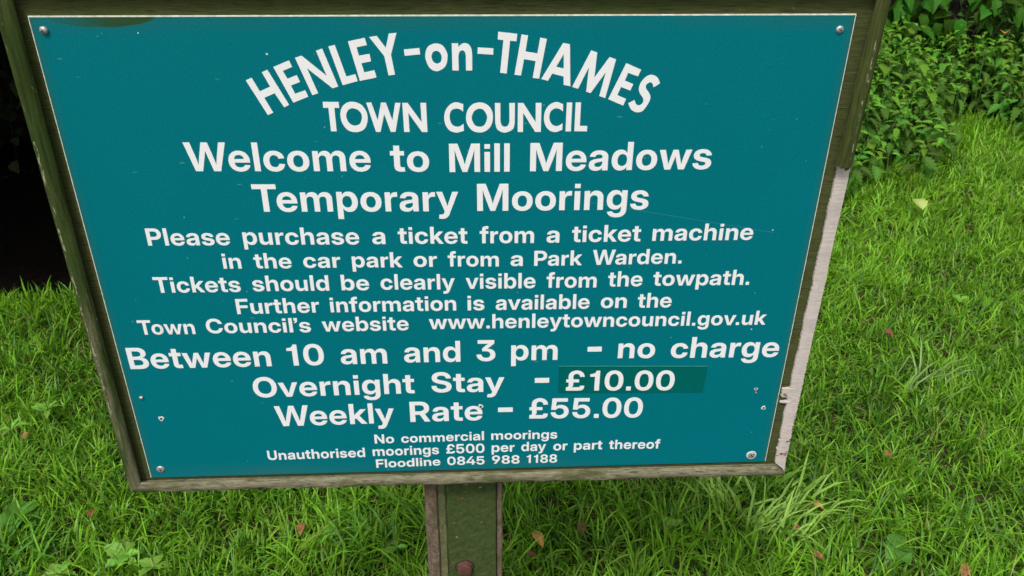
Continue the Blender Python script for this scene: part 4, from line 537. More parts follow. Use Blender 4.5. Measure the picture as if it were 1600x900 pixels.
# lower right: the moulding has split off and left a pale jagged strip of bare wood
def bare_strip():
    n = 330; yt, yb = 146.5, -325.0; V = []; F = []
    for k in range(n + 1):
        t = k / n; y = yt + (yb - yt) * t
        xi = 463.6 + 0.6 * math.sin(t * 5 + 1) + 0.5 * math.sin(t * 37) + 0.35 * math.sin(t * 91) + rnd.uniform(-0.35, 0.35)
        if k < 3: xi = 462.6 + 0.3 * k
        if t > 0.9: xi += 0.8
        if 0.715 < t < 0.728 or 0.762 < t < 0.768: xi = 452.5 + rnd.uniform(-1, 1)
        elif 0.728 <= t <= 0.748: xi = 453.0 + rnd.uniform(-0.8, 1.5)
        elif rnd.random() < 0.02 and t > 0.6: xi -= rnd.uniform(1.0, 2.6)
        xo = 480.3 + 0.3 * math.sin(t * 19) + rnd.uniform(-0.12, 0.12)
        if t > 0.62 and rnd.random() < 0.18: xo -= rnd.uniform(0.5, 2.2)
        z = 1.6 + 0.3 * math.sin(t * 23) + 0.15 * math.sin(t * 57)
        yy = y
        if k == n: pass
        V += [sp(xi, yy, z), sp((xi + xo) / 2, yy, z + 0.5), sp(xo, yy, z - 0.2), sp(xo, yy, -21), sp(xi, yy, -2.3)]
    # pointed mitre at the bottom
    V += [sp(464.5, -327.0, 1.6), sp(476.5, -337.6, 1.8), sp(481.5, -345.5, 1.5), sp(481.5, -345.5, -21), sp(464.5, -327, -2.3)]
    for k in range(n + 1):
        a, b = k * 5, (k + 1) * 5
        for j in range(4): F.append((a + j, a + j + 1, b + j + 1, b + j))
        F.append((a + 4, a, b, b + 4))
    F.append((0, 1, 2, 3, 4)); e = (n + 1) * 5; F.append((e + 4, e + 3, e + 2, e + 1, e))
    bm = bmesh.new(); vs = [bm.verts.new(v) for v in V]
    for f in F: bm.faces.new([vs[i] for i in f])
    bmesh.ops.recalc_face_normals(bm, faces=bm.faces)
    me = bpy.data.meshes.new('bare_strip'); bm.to_mesh(me); bm.free()
    o = link('bare_strip', me, M_bare, sign); o['label'] = 'pale bare split wood where the lower right moulding has broken off'
bare_strip()
# torn red-brown splinters and the broken end of the upper piece
def splinter(x, y, w, h, z=2.6, mat=M_redchip, tilt=0.0):
    pts = [(-w / 2, -h / 2), (w * 0.3, -h / 2 * 0.7), (w / 2, 0.1 * h), (w * 0.2, h / 2), (-w / 2 * 0.8, h * 0.25)]
    V = []; ct, st = cos(tilt), sin(tilt)
    for zz in (z - 1.2, z + 0.25):
        for a, b in pts: V.append(sp(x + a * ct - b * st, y + a * st + b * ct, zz))
    F = [(5, 6, 7, 8, 9), (4, 3, 2, 1, 0)] + [(i, (i + 1) % 5, 5 + (i + 1) % 5, 5 + i) for i in range(5)]
    link('splinter', mesh_from('splinter', V, F), mat, sign)
for a in ((457, -199, 5, 1.0, 2.2), (459, -202, 4, 1.3, 2.2), (479.3, -262, 1.6, 7, 1.9), (479.3, -247, 1.4, 3.5, 1.9), (475.5, -286, 5, 2.2, 2.3), (476, -309, 5.5, 0.9, 2.2), (476.6, -312, 4.5, 0.8, 2.2), (477.8, -306, 2.5, 0.9, 2.2), (478, -239, 2, 0.8, 2.2)):
    splinter(*a)
splinter(476, 143.0, 6, 7, 2.4, M_redchip, 0.3)
splinter(470, 147.2, 14, 1.6, 12.0, M_redchip)

# screws, plugged holes -------------------------------------------------
def lathe(prof, n=20, cx=0, cy=0):
    V = []; F = []
    for r, z in prof:
        for k in range(n): V.append((cx + r * cos(2 * pi * k / n), cy + r * sin(2 * pi * k / n), z))
    for i in range(len(prof) - 1):
        for k in range(n):
            F.append((i * n + k, i * n + (k + 1) % n, (i + 1) * n + (k + 1) % n, (i + 1) * n + k))
    F.append(tuple((len(prof) - 1) * n + k for k in range(n)))
    return V, F
def lathe_obj(name, x, y, prof, mat, parent=sign, n=20, tilt=(0, 0), wob=0.0, sm=True):
    V, F = lathe(prof, n)
    W = []
    for v in V:
        a = math.atan2(v[1], v[0]); f = 1 + wob * math.sin(3 * a + x) + wob * 0.6 * math.sin(5 * a + y)
        W.append(sp(x + v[0] * f, y + v[1] * f, v[2] + tilt[0] * v[0] + tilt[1] * v[1]))
    me = mesh_from(name, W, F)
    if sm:
        for p in me.polygons: p.use_smooth = len(p.vertices) == 4
        me.set_sharp_from_angle(angle=radians(50))
    return link(name, me, mat, parent)
def cross(x, y, z, r, w, rot, parent, mat=M_hole_ring):
    V = []; F = []
    for q in range(2):
        a = rot + q * pi / 2; u = (cos(a), sin(a)); v = (-sin(a), cos(a)); b = len(V)
        for zz in (z, z + 0.12 + 0.05 * q):
            for s, t in ((-1, -1), (1, -1), (1, 1), (-1, 1)): V.append(sp(x + u[0] * s * r + v[0] * t * w, y + u[1] * s * r + v[1] * t * w, zz))
        F += [(b, b + 1, b + 2, b + 3), (b + 4, b + 5, b + 6, b + 7)] + [(b + i, b + (i + 1) % 4, b + 4 + (i + 1) % 4, b + 4 + i) for i in range(4)]
    return link('recess', mesh_from('recess', V, F), mat, parent)
def screw(x, y, r, z0=0.0, high=3.4, rot=0.3, tilt=(0, 0), label=None):
    s = lathe_obj('screw', x, y, [(r, z0), (r, z0 + high * 0.35), (r * 0.86, z0 + high * 0.72), (r * 0.55, z0 + high * 0.95), (r * 0.28, z0 + high)], M_screw, tilt=tilt)
    cross(x, y, z0 + high - 0.15, r * 0.52, r * 0.13, rot, s)
    if label: s['label'] = label
    return s
screw(-436.2, 310.6, 4.6, high=4.2, rot=0.4, tilt=(0.10, 0.16), label='screw standing proud in the top left corner of the panel')
screw(434.1, 308.4, 4.4, high=2.4, rot=0.9)
screw(-433.0, -309.3, 5.8, high=2.0, rot=0.2)
s = screw(426.5, -312.1, 6.0, high=1.6, rot=0.75, label='lower right screw with a ring of bare filler round it')
lathe_obj('washer', 426.5, -312.1, [(7.6, 0.0), (7.2, 0.6), (6.2, 0.7)], M_chip, s, wob=0.04)
lathe_obj('plug', -433.9, -181.1, [(2.9, 0.0), (2.7, 1.4), (1.5, 2.6), (0.5, 2.9)], M_screw, n=14, wob=0.10, tilt=(0.1, 0.2))
for hx, hy, hr in ((-414.5, -218.0, 2.2), (431.0, -224.1, 1.9), (26.7, -209.9, 2.1)):
    h = lathe_obj('hole_rim', hx, hy, [(hr * 1.75, 0.0), (hr * 1.6, 0.75), (hr * 1.05, 0.85)], M_chip, n=16, wob=0.14)
    lathe_obj('hole', hx, hy, [(hr * 1.2, 0.55), (hr * 0.7, 0.98)], M_hole_ring, h, n=12, wob=0.1)
h = lathe_obj('screw_hole', 414.8, -190.7, [(2.6, 0.0), (2.4, 0.9), (1.4, 1.3)], M_chip, n=14, wob=0.2, tilt=(0.0, 0.1))
h['label'] = 'torn screw hole with a curl of bright metal'
lathe_obj('hole', 414.4, -189.6, [(1.5, 1.1), (1.1, 1.6)], M_hole_ring, h, n=10, wob=0.1)
lathe_obj('metal_curl', 415.6, -196.4, [(1.1, 0.0), (1.2, 1.4), (0.5, 2.6)], M_screw, h, n=8, wob=0.2)
# two pale chips of film missing near the top and a scar at ".gov.uk"
for cx_, cy_, r_ in ((-203.5, 283.6, 1.3), (398.6, 59.0, 0.9), (393.5, -90.0, 1.0), (392.0, -125.5, 0.9), (-338, 307, 0.8)):
    lathe_obj('chip', cx_, cy_, [(r_, 0.0), (r_ * 0.7, 0.35)], M_chip, n=7, wob=0.25, sm=False)

# price patch -----------------------------------------------------------
def prism(name, poly, z0, z1, mat, parent=sign):
    n = len(poly); V = [sp(x, y, z0) for x, y in poly] + [sp(x, y, z1) for x, y in poly]
    F = [tuple(range(n, 2 * n)), tuple(range(n))[::-1]] + [(i, (i + 1) % n, n + (i + 1) % n, n + i) for i in range(n)]
    return link(name, mesh_from(name, V, F), mat, parent)
patch = prism('price_patch', [(134.8, -189.8), (339.4, -194.3), (341.2, -149.2), (134.1, -143.8)], 0.02, 0.35, M_patch)
patch['label'] = 'darker green strip stuck on behind the overnight price'
prism('patch_edge', [(134.6, -144.2), (340.7, -149.6), (341.2, -148.9), (134.1, -143.5)], 0.02, 0.50, M_patch_edge, patch)

# lettering ---------------------------------------------------------------
def winding(pt, contours):
    x, y = pt; w = 0
    for c in contours:
        for i in range(len(c)):
            x0, y0 = c[i - 1]; x1, y1 = c[i]
            if y0 <= y:
                if y1 > y and (x1 - x0) * (y - y0) - (x - x0) * (y1 - y0) > 0: w += 1
            elif y1 <= y and (x1 - x0) * (y - y0) - (x - x0) * (y1 - y0) < 0: w -= 1
    return w
def fill(contours, evenodd=False):
    """2D triangulation of overlapping contours, filled by winding number"""
    vs = []; es = []
    for c in contours:
        b = len(vs); vs += [Vector(q) for q in c]; es += [(b + i, b + (i + 1) % len(c)) for i in range(len(c))]
    ov, oe, of, *_ = geometry.delaunay_2d_cdt(vs, es, [], 0, 1e-6)
    keep = []
    for f in of:
        cx = sum(ov[i][0] for i in f) / 3; cy = sum(ov[i][1] for i in f) / 3
        w = winding((cx, cy), contours)
        if (w % 2 if evenodd else w != 0): keep.append(tuple(f))
    return [(v[0], v[1]) for v in ov], keep
CACHE = {}
def glyph(ch):
    if ch not in CACHE: CACHE[ch] = fill([[tuple(q) for q in c] for c in GLYPHS[ch][1]])
    return CACHE[ch]
def letter_mesh(name, pieces, z, parent=sign, label=None):
    """pieces: list of (verts2d in sign mm, faces)"""
    V = []; F = []
    for vs, fs in pieces:
        b = len(V); n = len(vs)
        V += [sp(x, y, z + 0.28) for x, y in vs] + [sp(x, y, z) for x, y in vs]
        cnt = {}
        for f in fs:
            f = list(f)
            a = sum((vs[f[i]][0] - vs[f[i - 1]][0]) * (vs[f[i]][1] + vs[f[i - 1]][1]) for i in range(3))
            if a > 0: f = f[::-1]
            F.append(tuple(b + i for i in f))
            for i in range(3):
                cnt[(f[i - 1], f[i])] = 1
        for (i, j) in cnt:
            if (j, i) not in cnt: F.append((b + i, b + n + i, b + n + j, b + j))
    me = mesh_from(name, V, F)
    o = link(name, me, M_letters, parent)
    if label: o['label'] = label
    return o
KERN = {('T', 'e'): -170, ('T', 'o'): -150, ('T', 'i'): -20, ('W', 'e'): -60, ('W', 'a'): -80, ('P', 'a'): -40, ('r', 'y'): 10, ('l', '’'): -40, ('’', 's'): -30, ('1', '1'): -60, ('v', '.'): -80, ('k', 'l'): 0, ('a', 'y'): -20, ('f', '.'): 0}
CAP = 1490.0
def word(w, x0, x1, y0, y1, cap):
    if w == '-':
        return [([(x0, y1), (x1, y1 - 0.2), (x1, y0), (x0, y0)], [(0, 1, 2), (0, 2, 3)])]
    pen = 0; items = []
    for i, ch in enumerate(w):
        if i: pen += KERN.get((w[i - 1], ch), 0)
        items.append((ch, pen)); pen += GLYPHS[ch][0]
    xs = [p + q[0] for ch, p in items for q in glyph(ch)[0]]
    a, b = min(xs), max(xs); kx = (x1 - x0) / (b - a); ky = cap / CAP
    out = []
    for ch, p in items:
        vs, fs = glyph(ch)
        # the sign-cutter's lower-case is slightly smaller against the capitals
        fy = 0.975 if ch in 'aceimnorsuvwxz' else 1.0
        dy = 36 if w == '£10.00' else 0
        vv = []
        for x, y in vs:
            X = x0 + (x + p - a) * kx; t = (X - x0) / max(1e-6, x1 - x0)
            vv.append((X, y0 + (y1 - y0) * t + y * ky * fy + dy * 0))
        out.append((vv, fs))
    return out
first = [(ch, c) for ch, c in FREEHAND_LETTERS[:16]]; second = FREEHAND_LETTERS[16:]
for a, b in ((0, 6), (6, 7), (7, 9), (9, 10), (10, 16), (16, 20), (20, 27)):      # HENLEY - on - THAMES TOWN COUNCIL
    letter_mesh('word', [fill(c, True) for ch, c in FREEHAND_LETTERS[a:b]], 0.0)
for cap, row in TEXT_ROWS:
    for w, x0, x1, y0, y1 in row:
        pr = w == '£10.00'
        letter_mesh('word', word(w, x0, x1, y0, y1, cap), 0.36 if pr else 0.0, patch if pr else sign)

# the post ------------------------------------------------------------------
def post_piece(name, x0, x1, z0, z1, mat, ytop=-345.5, bev=1.5, taper=0.0):
    n = 26; V = []; F = []; yb = -(ZC * 1000 + 60)
    for k in range(n + 1):
        y = ytop + (yb - ytop) * k / n; e = taper * k / n
        j = lambda: rnd.uniform(-0.35, 0.35)
        c = [(x0 - e, z0), (x0 - e, z1 - bev), (x0 - e + bev, z1), (x1 + e - bev, z1), (x1 + e, z1 - bev), (x1 + e, z0)]
        for x, z in c: V.append(sp(x + j(), y, z + j() * 0.5))
    for k in range(n):
        for i in range(6): F.append((k * 6 + i, k * 6 + (i + 1) % 6, (k + 1) * 6 + (i + 1) % 6, (k + 1) * 6 + i))
    F.append(tuple(range(6))); F.append(tuple(n * 6 + i for i in range(6))[::-1])
    bm = bmesh.new(); vs = [bm.verts.new(v) for v in V]
    for f in F: bm.faces.new([vs[i] for i in f])
    bmesh.ops.recalc_face_normals(bm, faces=bm.faces)
    me = bpy.data.meshes.new(name); bm.to_mesh(me); bm.free()
    return link(name, me, mat, sign)
post_piece('post', -60.5, 58.5, -92, -22.5, M_post, ytop=-300, taper=2.6, bev=3)
pf = post_piece('post_face', -26.5, 48.5, -22.0, -15.5, M_postface, ytop=-346, bev=1.2, taper=1.0)
post_piece('worn_edge', -39.0, -27.0, -22.0, -17.2, M_chamfer, ytop=-346, bev=3.0, taper=0.6)
post_piece('side_batten', -60.0, -41.6, -22.0, -19.0, M_postside, ytop=-346, bev=1.5, taper=0.8)
post_piece('side_batten', 50.2, 58.4, -22.0, -18.5, M_postside, ytop=-346, bev=1.5, taper=0.8)
lathe_obj('bolt_ring', -1.5, -546.0, [(16.0, -15.6), (15.5, -15.2)], M_hole_ring, wob=0.05, n=18)  # dark disc under the bolt, showing as a ring
lathe_obj('bolt', -1.5, -546.0, [(14.0, -15.4), (13.6, -13.6), (11.8, -13.0), (11.4, -7.0), (10.6, -5.4), (6.5, -4.6)], M_rust, wob=0.035, n=16)
prism('lichen', [(-62.3, -378), (-60.2, -374), (-59.6, -392), (-61.6, -396)], -24, -20.5, M_yellow)
for (x, y, w, h_) in ((3, -369, 11, 3.0), (25, -375, 8, 3.2), (-3, -397, 12, 3.6)):
    splinter(x, y, w * 0.7, h_ * 0.9, z=-15.4, mat=M_dullchip if y > -390 else M_redchip)

# ------------------------------------------------------------ leaves and small plants
def leaf_mesh(name, L=1.0, W=0.36, teeth=7, serr=0.10, droop=0.5, fold=0.35, tip=1.4, base=0.55, petiole=0.0, lobed=0.0, notch=0.86):
    """leaf along +x, midrib folded, edges toothed"""
    V = []; F = []; n = teeth * 2
    if n < 6: n = 6
    mid = []; lf = []; rt = []
    for k in range(n + 1):
        t = k / n
        wprof = (math.sin(pi * t ** base) ** (0.9)) * (1 - t ** 3 * 0.25) * W
        wprof = max(wprof, 0.0)
        sx = (serr * L if k % 2 else 0) * (1 if 0 < k < n else 0)
        if lobed and k % 4 in (2,): wprof *= 1 - lobed
        a = droop * t; x = L * (math.sin(a) / droop if droop else t); z = -L * ((1 - cos(a)) / droop if droop else 0)
        mid.append(len(V)); V.append((x, 0, z))
        if 0 < k < n:
            w = wprof * (1.0 if k % 2 else notch)
            lf.append(len(V)); V.append((x + sx * 0.5, w, z + w * fold))
            rt.append(len(V)); V.append((x + sx * 0.5, -w, z + w * fold))
        else: lf.append(mid[-1]); rt.append(mid[-1])
    for k in range(n):
        for s, e in ((1, lf), (-1, rt)):
            q = [mid[k], mid[k + 1], e[k + 1], e[k]]
            q = [v for i, v in enumerate(q) if v not in q[:i]]
            if s < 0: q = q[::-1]
            if len(q) > 2: F.append(tuple(q))
    me = mesh_from(name, V, F)
    for p in me.polygons: p.use_smooth = False
    return me
NET = [leaf_mesh('nettle_leaf', 1.0, w, 6, 0.12, d, f, base=b, notch=0.66) for w, d, f, b in ((0.27, 0.9, 0.35, 0.60), (0.24, 1.2, 0.45, 0.62), (0.30, 0.6, 0.28, 0.58))]
NETY = [m.copy() for m in NET]
for m in NET: m.materials.append(M_nettle)
for m in NETY: m.materials.append(M_nettle_young)
BRD = [leaf_mesh('broad_leaf', 1.0, w, 3, 0.02, d, f, base=b) for w, d, f, b in ((0.33, 0.7, 0.25, 0.6), (0.40, 0.9, 0.35, 0.56), (0.30, 0.5, 0.2, 0.7))]
for m in BRD: m.materials.append(M_shrub)

def tube(pts, r0, r1, n=5):
    V = []; F = []
    for k, p in enumerate(pts):
        r = r0 + (r1 - r0) * k / (len(pts) - 1)
        d = (Vector(pts[min(k + 1, len(pts) - 1)]) - Vector(pts[max(k - 1, 0)])).normalized()
        u = d.orthogonal().normalized(); v = d.cross(u)
        for j in range(n):
            a = 2 * pi * j / n; V.append(Vector(p) + (u * cos(a) + v * sin(a)) * r)
    for k in range(len(pts) - 1):
        for j in range(n): F.append((k * n + j, k * n + (j + 1) % n, (k + 1) * n + (j + 1) % n, (k + 1) * n + j))
    return V, F
def leaf_matrix(pos, az, pitch, roll, s):
    return Matrix.Translation(pos) @ Matrix.Rotation(az, 4, 'Z') @ Matrix.Rotation(-pitch, 4, 'Y') @ Matrix.Rotation(roll, 4, 'X') @ Matrix.Diagonal((s, s, s, 1))
def nettle(x, y, H, label, group, size=0.075):
    o = thing('nettle', (x, y, float(gz(x, y))), label, 'nettle', group)
    bx, by = rnd.uniform(-0.16, 0.16), rnd.uniform(-0.2, 0.06)
    pt = lambda t: Vector((bx * t * t * H * 1.4, by * t * t * H * 1.4, H * t))
    V, F = tube([pt(t) for t in (0, 0.3, 0.6, 0.85, 1.0)], 0.0032, 0.0012)
    link('stem', mesh_from('stem', V, F), M_stem, o)
    z = 0.14 * H + 0.02; a = rnd.uniform(0, pi); first = True
    while z < H:
        t = z / H; s = size * (1.0 if t < 0.7 else 1.0 - 0.62 * (t - 0.7) / 0.3) * rnd.uniform(0.82, 1.18)
        for q in range(2):
            if rnd.random() < 0.06: continue
            az = a + q * pi + rnd.uniform(-0.25, 0.25)
            pitch = (-0.28 + 0.75 * max(0, t - 0.7) / 0.3) + rnd.uniform(-0.35, 0.3)
            p = pt(t) + Vector((cos(az), sin(az), 0)) * 0.012
            l = bpy.data.objects.new('leaf', rnd.choice(NETY if t > 0.80 else NET)); COL.objects.link(l); l.parent = o
            l.matrix_local = leaf_matrix(p, az, pitch, rnd.uniform(-0.3, 0.3), s)
        a += pi / 2 + rnd.uniform(-0.15, 0.15)
        z += (0.038 if t < 0.75 else 0.022) * rnd.uniform(0.85, 1.15)
    return o
NG = 'nettles in the bank behind the lawn'
NL = {'front': 'young bright green nettle in the low front row where the lawn meets the undergrowth',
      'mid': 'leafy nettle standing in the middle of the bank behind the lawn',
      'back': 'tall darker nettle at the back of the bank under the broad-leaved bushes'}
cnt = 0
taken = []
for it in range(20000):
    x = rnd.uniform(1.30, 3.15); y0 = float(edge_y(x)); y = y0 - 0.12 + rnd.random() * 1.0
    if any((x - a) ** 2 + (y - b) ** 2 < 0.075 ** 2 for a, b in taken): continue
    d = y - y0
    clump = math.sin(x * 11.3 + 0.6) * 0.5 + math.sin(x * 23.1 + y * 7) * 0.3          # the front row pushes out in mounds
    if d < 0.08 and clump < 0.9 * d / 0.2: continue
    if 2.35 < x < 2.82 and d < 0.03: continue
    taken.append((x, y))
    back = max(0.0, min(1, d / 0.6))
    H = (0.19 + (0.36 - 0.22 * min(1, max(0, (x - 1.8) / 0.8))) * back + 0.10 * clump * back) * rnd.uniform(0.78, 1.2)
    k = 'front' if d < 0.25 else ('mid' if d < 0.6 else 'back')
    nettle(x, y, max(0.12, H), NL[k], NG + ', ' + {'front': 'front row', 'mid': 'middle', 'back': 'back'}[k], 0.078 + 0.026 * rnd.random())
    cnt += 1
    if cnt >= 290: break
print('nettles', cnt)

def bush(name, x, y, z0, rx, ry, rz, nleaf, size, label, drop=0.75):
    o = thing(name, (x, y, float(gz(x, y))), label, 'bush', 'broad-leaved bushes above the nettles')
    for b in range(7):
        a = rnd.uniform(0, 2 * pi); e = Vector((cos(a) * rx * 0.8, sin(a) * ry * 0.8 - 0.15, z0 + rz * rnd.uniform(0.1, 1.2)))
        V, F = tube([(0, 0, 0), e * 0.35 + Vector((0, 0, 0.1)), e * 0.7 + Vector((0, 0, 0.08)), e], 0.012, 0.003)
        link('branch', mesh_from('branch', V, F), M_twig, o)
    for i in range(nleaf):
        v = Vector((rnd.gauss(0, 1), rnd.gauss(0, 1), rnd.gauss(0, 1))).normalized()
        if v.y > 0.35: v.y *= -1
        r = rnd.uniform(0.72, 1.05)
        p = Vector((v.x * rx * r, v.y * ry * r, z0 + rz * 0.5 + v.z * rz * r))
        if p.z < 0.1: p.z = 0.1 + rnd.random() * 0.3
        az = math.atan2(v.y, v.x) + rnd.gauss(0, 0.8)
        l = bpy.data.objects.new('leaf', rnd.choice(BRD)); COL.objects.link(l); l.parent = o
        l.matrix_local = leaf_matrix(p, az, -drop + rnd.gauss(0, 0.35), rnd.gauss(0, 0.45), size * rnd.uniform(0.7, 1.25))
bush('broadleaf_bush', 1.80, 4.02, 0.30, 0.42, 0.42, 0.50, 230, 0.110, 'dark green broad-leaved bush just right of the sign frame, above the nettles')
bush('broadleaf_bush', 2.42, 4.20, 0.22, 0.40, 0.42, 0.50, 200, 0.120, 'dark green bush with drooping pointed leaves, in the middle above the nettles')
bush('broadleaf_bush', 3.02, 4.20, 0.22, 0.42, 0.42, 0.50, 220, 0.125, 'dark green broad-leaved bush in the top right corner with a few turning leaves')

# ------------------------------------------------------------ the dark hollow and hedge mass
def leaf_cloud(name, P, Nrm, size, col, jitter=0.5, mat=None):
    """n small pointed leaves (kite of two triangles) at points P facing roughly Nrm"""
    n = len(P); d = Nrm + rng.normal(0, jitter, (n, 3)); d /= np.linalg.norm(d, axis=1)[:, None]
    a = rng.normal(0, 1, (n, 3)); a -= (a * d).sum(1)[:, None] * d; a /= np.linalg.norm(a, axis=1)[:, None]
    b = np.cross(d, a); s = (size * rng.uniform(0.6, 1.3, n))[:, None]
    V = np.stack([P - a * s * 0.5, P + b * s * 0.22 + d * s * 0.08, P + a * s * 0.5, P - b * s * 0.22 + d * s * 0.08], 1).astype(np.float32)
    me = bpy.data.meshes.new(name); me.vertices.add(n * 4); me.vertices.foreach_set('co', V.ravel())
    o = (np.arange(n) * 4)[:, None]
    me.loops.add(n * 6); me.loops.foreach_set('vertex_index', (o + np.array([[0, 1, 2, 0, 2, 3]])).ravel().astype(np.int32))
    me.polygons.add(n * 2); me.polygons.foreach_set('loop_start', (np.arange(n * 2) * 3).astype(np.int32)); me.polygons.foreach_set('loop_total', np.full(n * 2, 3, np.int32))
    me.update(calc_edges=True)
    at = me.attributes.new('tint', 'FLOAT_COLOR', 'POINT'); C = np.ones((n, 4, 4), np.float32)
    C[:, :, :3] = (np.array([col]) * rng.uniform(0.55, 1.5, n)[:, None])[:, None, :]
    at.data.foreach_set('color', C.ravel()); me.materials.append(mat or M_yew)
    return me
def mass(name, x0, x1, y0, y1, z0, z1, label, cat, nleaf, size, col, front_under=None):
    """a hedge-like mass: lumpy closed core added to block light and a shell of leaves; front_under = height of an open hollow under the front"""
    o = thing(name, ((x0 + x1) / 2, (y0 + y1) / 2, 0), label, cat)
    ox, oy = (x0 + x1) / 2, (y0 + y1) / 2
    nu, nv = 64, 32; V = []; F = []
    def lump(a, b, c): return 1 + 0.06 * math.sin(a * 3.1 + c) + 0.05 * math.sin(b * 4.3 + a * 2) + 0.04 * math.sin(c * 5.7 + b * 3)
    hx, hy, hz = (x1 - x0) / 2, (y1 - y0) / 2, (z1 - z0) / 2
    for j in range(nv + 1):
        th = pi * j / nv
        for i in range(nu):
            ph = 2 * pi * i / nu
            sx, sy, sz = sin(th) * cos(ph), sin(th) * sin(ph), cos(th)
            e = lambda v: math.copysign(abs(v) ** 0.55, v)
            k = lump(sx * 3, sy * 3, sz * 3)
            V.append((e(sx) * hx * k, e(sy) * hy * k, z0 + hz + e(sz) * hz * (1 + 0.3 * (k - 1))))
    for j in range(nv):
        for i in range(nu): F.append((j * nu + i, j * nu + (i + 1) % nu, (j + 1) * nu + (i + 1) % nu, (j + 1) * nu + i))
    me = mesh_from('blocking_core', V, F)
    tag(link('blocking_core', me, M_core_dark, o))
    me.calc_loop_triangles()
    Va = np.array(V); Fa = np.array(F)
    c = Va[Fa].mean(1); e1 = Va[Fa[:, 1]] - Va[Fa[:, 0]]; e2 = Va[Fa[:, 3]] - Va[Fa[:, 0]]; nn = np.cross(e2, e1); ar = np.linalg.norm(nn, axis=1) + 1e-9
    nrm = nn / ar[:, None]; sgn = np.sign((nrm * (c - np.array([0, 0, z0 + hz]))).sum(1)); nrm *= sgn[:, None]
    # the side towards the lawn gets most of the leaves
    wgt = ar * (0.25 + (nrm[:, 1] < -0.1) * 1.0 + (nrm[:, 2] > 0.3) * 0.3); wgt /= wgt.sum()
    idx = rng.choice(len(F), nleaf, p=wgt); u = rng.random((nleaf, 1)); v = rng.random((nleaf, 1))
    P = Va[Fa[idx, 0]] * (1 - u) * (1 - v) + Va[Fa[idx, 1]] * u * (1 - v) + Va[Fa[idx, 2]] * u * v + Va[Fa[idx, 3]] * (1 - u) * v
    P = P + nrm[idx] * rng.uniform(-0.02, 0.14, (nleaf, 1)) + rng.normal(0, 0.02, (nleaf, 3))
    tag(link('foliage', leaf_cloud('foliage', P, nrm[idx], size, col), None, o), kind='stuff')
    return o
# unseen evergreen added over the left hollow to keep it black (its underside hangs about a metre up), with side and back masses
tree = mass('shading_evergreen', -7.4, 0.7, 1.18, 5.9, 1.16, 4.6, 'unseen dark evergreen tree added to shade the black hollow behind the left of the sign', 'tree', 16000, 0.07, (0.018, 0.045, 0.012))
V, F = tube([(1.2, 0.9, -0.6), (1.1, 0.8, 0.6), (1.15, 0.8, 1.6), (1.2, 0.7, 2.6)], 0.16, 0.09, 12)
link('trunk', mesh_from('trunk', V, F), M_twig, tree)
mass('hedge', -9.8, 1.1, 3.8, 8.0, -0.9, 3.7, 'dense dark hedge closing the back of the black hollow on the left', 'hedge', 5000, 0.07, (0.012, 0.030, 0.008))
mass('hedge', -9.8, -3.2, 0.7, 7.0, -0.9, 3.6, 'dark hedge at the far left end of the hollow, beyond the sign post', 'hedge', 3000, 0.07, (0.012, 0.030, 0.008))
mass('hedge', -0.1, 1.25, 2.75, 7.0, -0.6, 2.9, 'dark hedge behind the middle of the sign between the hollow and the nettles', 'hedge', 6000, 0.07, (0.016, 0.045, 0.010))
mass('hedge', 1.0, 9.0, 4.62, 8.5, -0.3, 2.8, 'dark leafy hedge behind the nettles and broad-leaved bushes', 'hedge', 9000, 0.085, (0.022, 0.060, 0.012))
M_ivy = m_leaf('ivy_leaf', a=(0.006, 0.010, 0.004), b=(0.014, 0.020, 0.007), trans=0.0, rough=0.8, spec=0.03)
IVY = leaf_mesh('ivy_leaf', 1.0, 0.42, 3, 0.02, 0.5, 0.2, base=0.6); IVY.materials.append(M_ivy)
# a few ivy sprays hanging inside the hollow, just catching light
for (px, py, d_, n_, lab) in ((12, 150, 3.3, 40, 'dim ivy spray hanging in the black hollow at the left edge'), (20, 235, 3.4, 14, 'faint lower ivy spray deep in the black hollow')):
    c = CAM_POS + (right * ((px - 800) / 1343.825) + down * ((py - 450) / 1343.825) + fwd) * d_
    o = thing('ivy_spray', (c.x, c.y, c.z), lab, 'ivy')
    V, F = tube([(0, 0, -0.1), (0.02, 0, 0.1), (0, 0.03, 0.35), (0.03, 0.05, 0.7)], 0.002, 0.002)
    link('stem', mesh_from('stem', V, F), M_core_dark, o)
    for i in range(n_):
        p = Vector((rnd.gauss(0, 0.10), rnd.gauss(0, 0.06), rnd.gauss(0, 0.11)))
        l = bpy.data.objects.new('leaf', IVY); COL.objects.link(l); l.parent = o
        l.matrix_local = leaf_matrix(p, rnd.uniform(0, 2 * pi), -0.5 + rnd.gauss(0, 0.4), rnd.gauss(0, 0.5), rnd.uniform(0.035, 0.06))
# undergrowth past the picture's right edge
nl = 9000
ux = rng.uniform(3.15, 6.0, nl); uy = edge_y(ux) + rng.uniform(0.0, 1.6, nl)
uz = rng.uniform(0.05, 1, nl) * (0.2 + 0.4 * np.clip(uy - edge_y(ux), 0, 1))
ug = link('undergrowth', leaf_cloud('undergrowth', np.stack([ux, uy, uz], 1), np.tile([[0, -0.4, 1.0]], (nl, 1)), 0.075, (0.06, 0.16, 0.025), 0.6)); tag(ug, 'low green undergrowth carrying the nettle bank on past the right edge', 'undergrowth', kind='stuff')

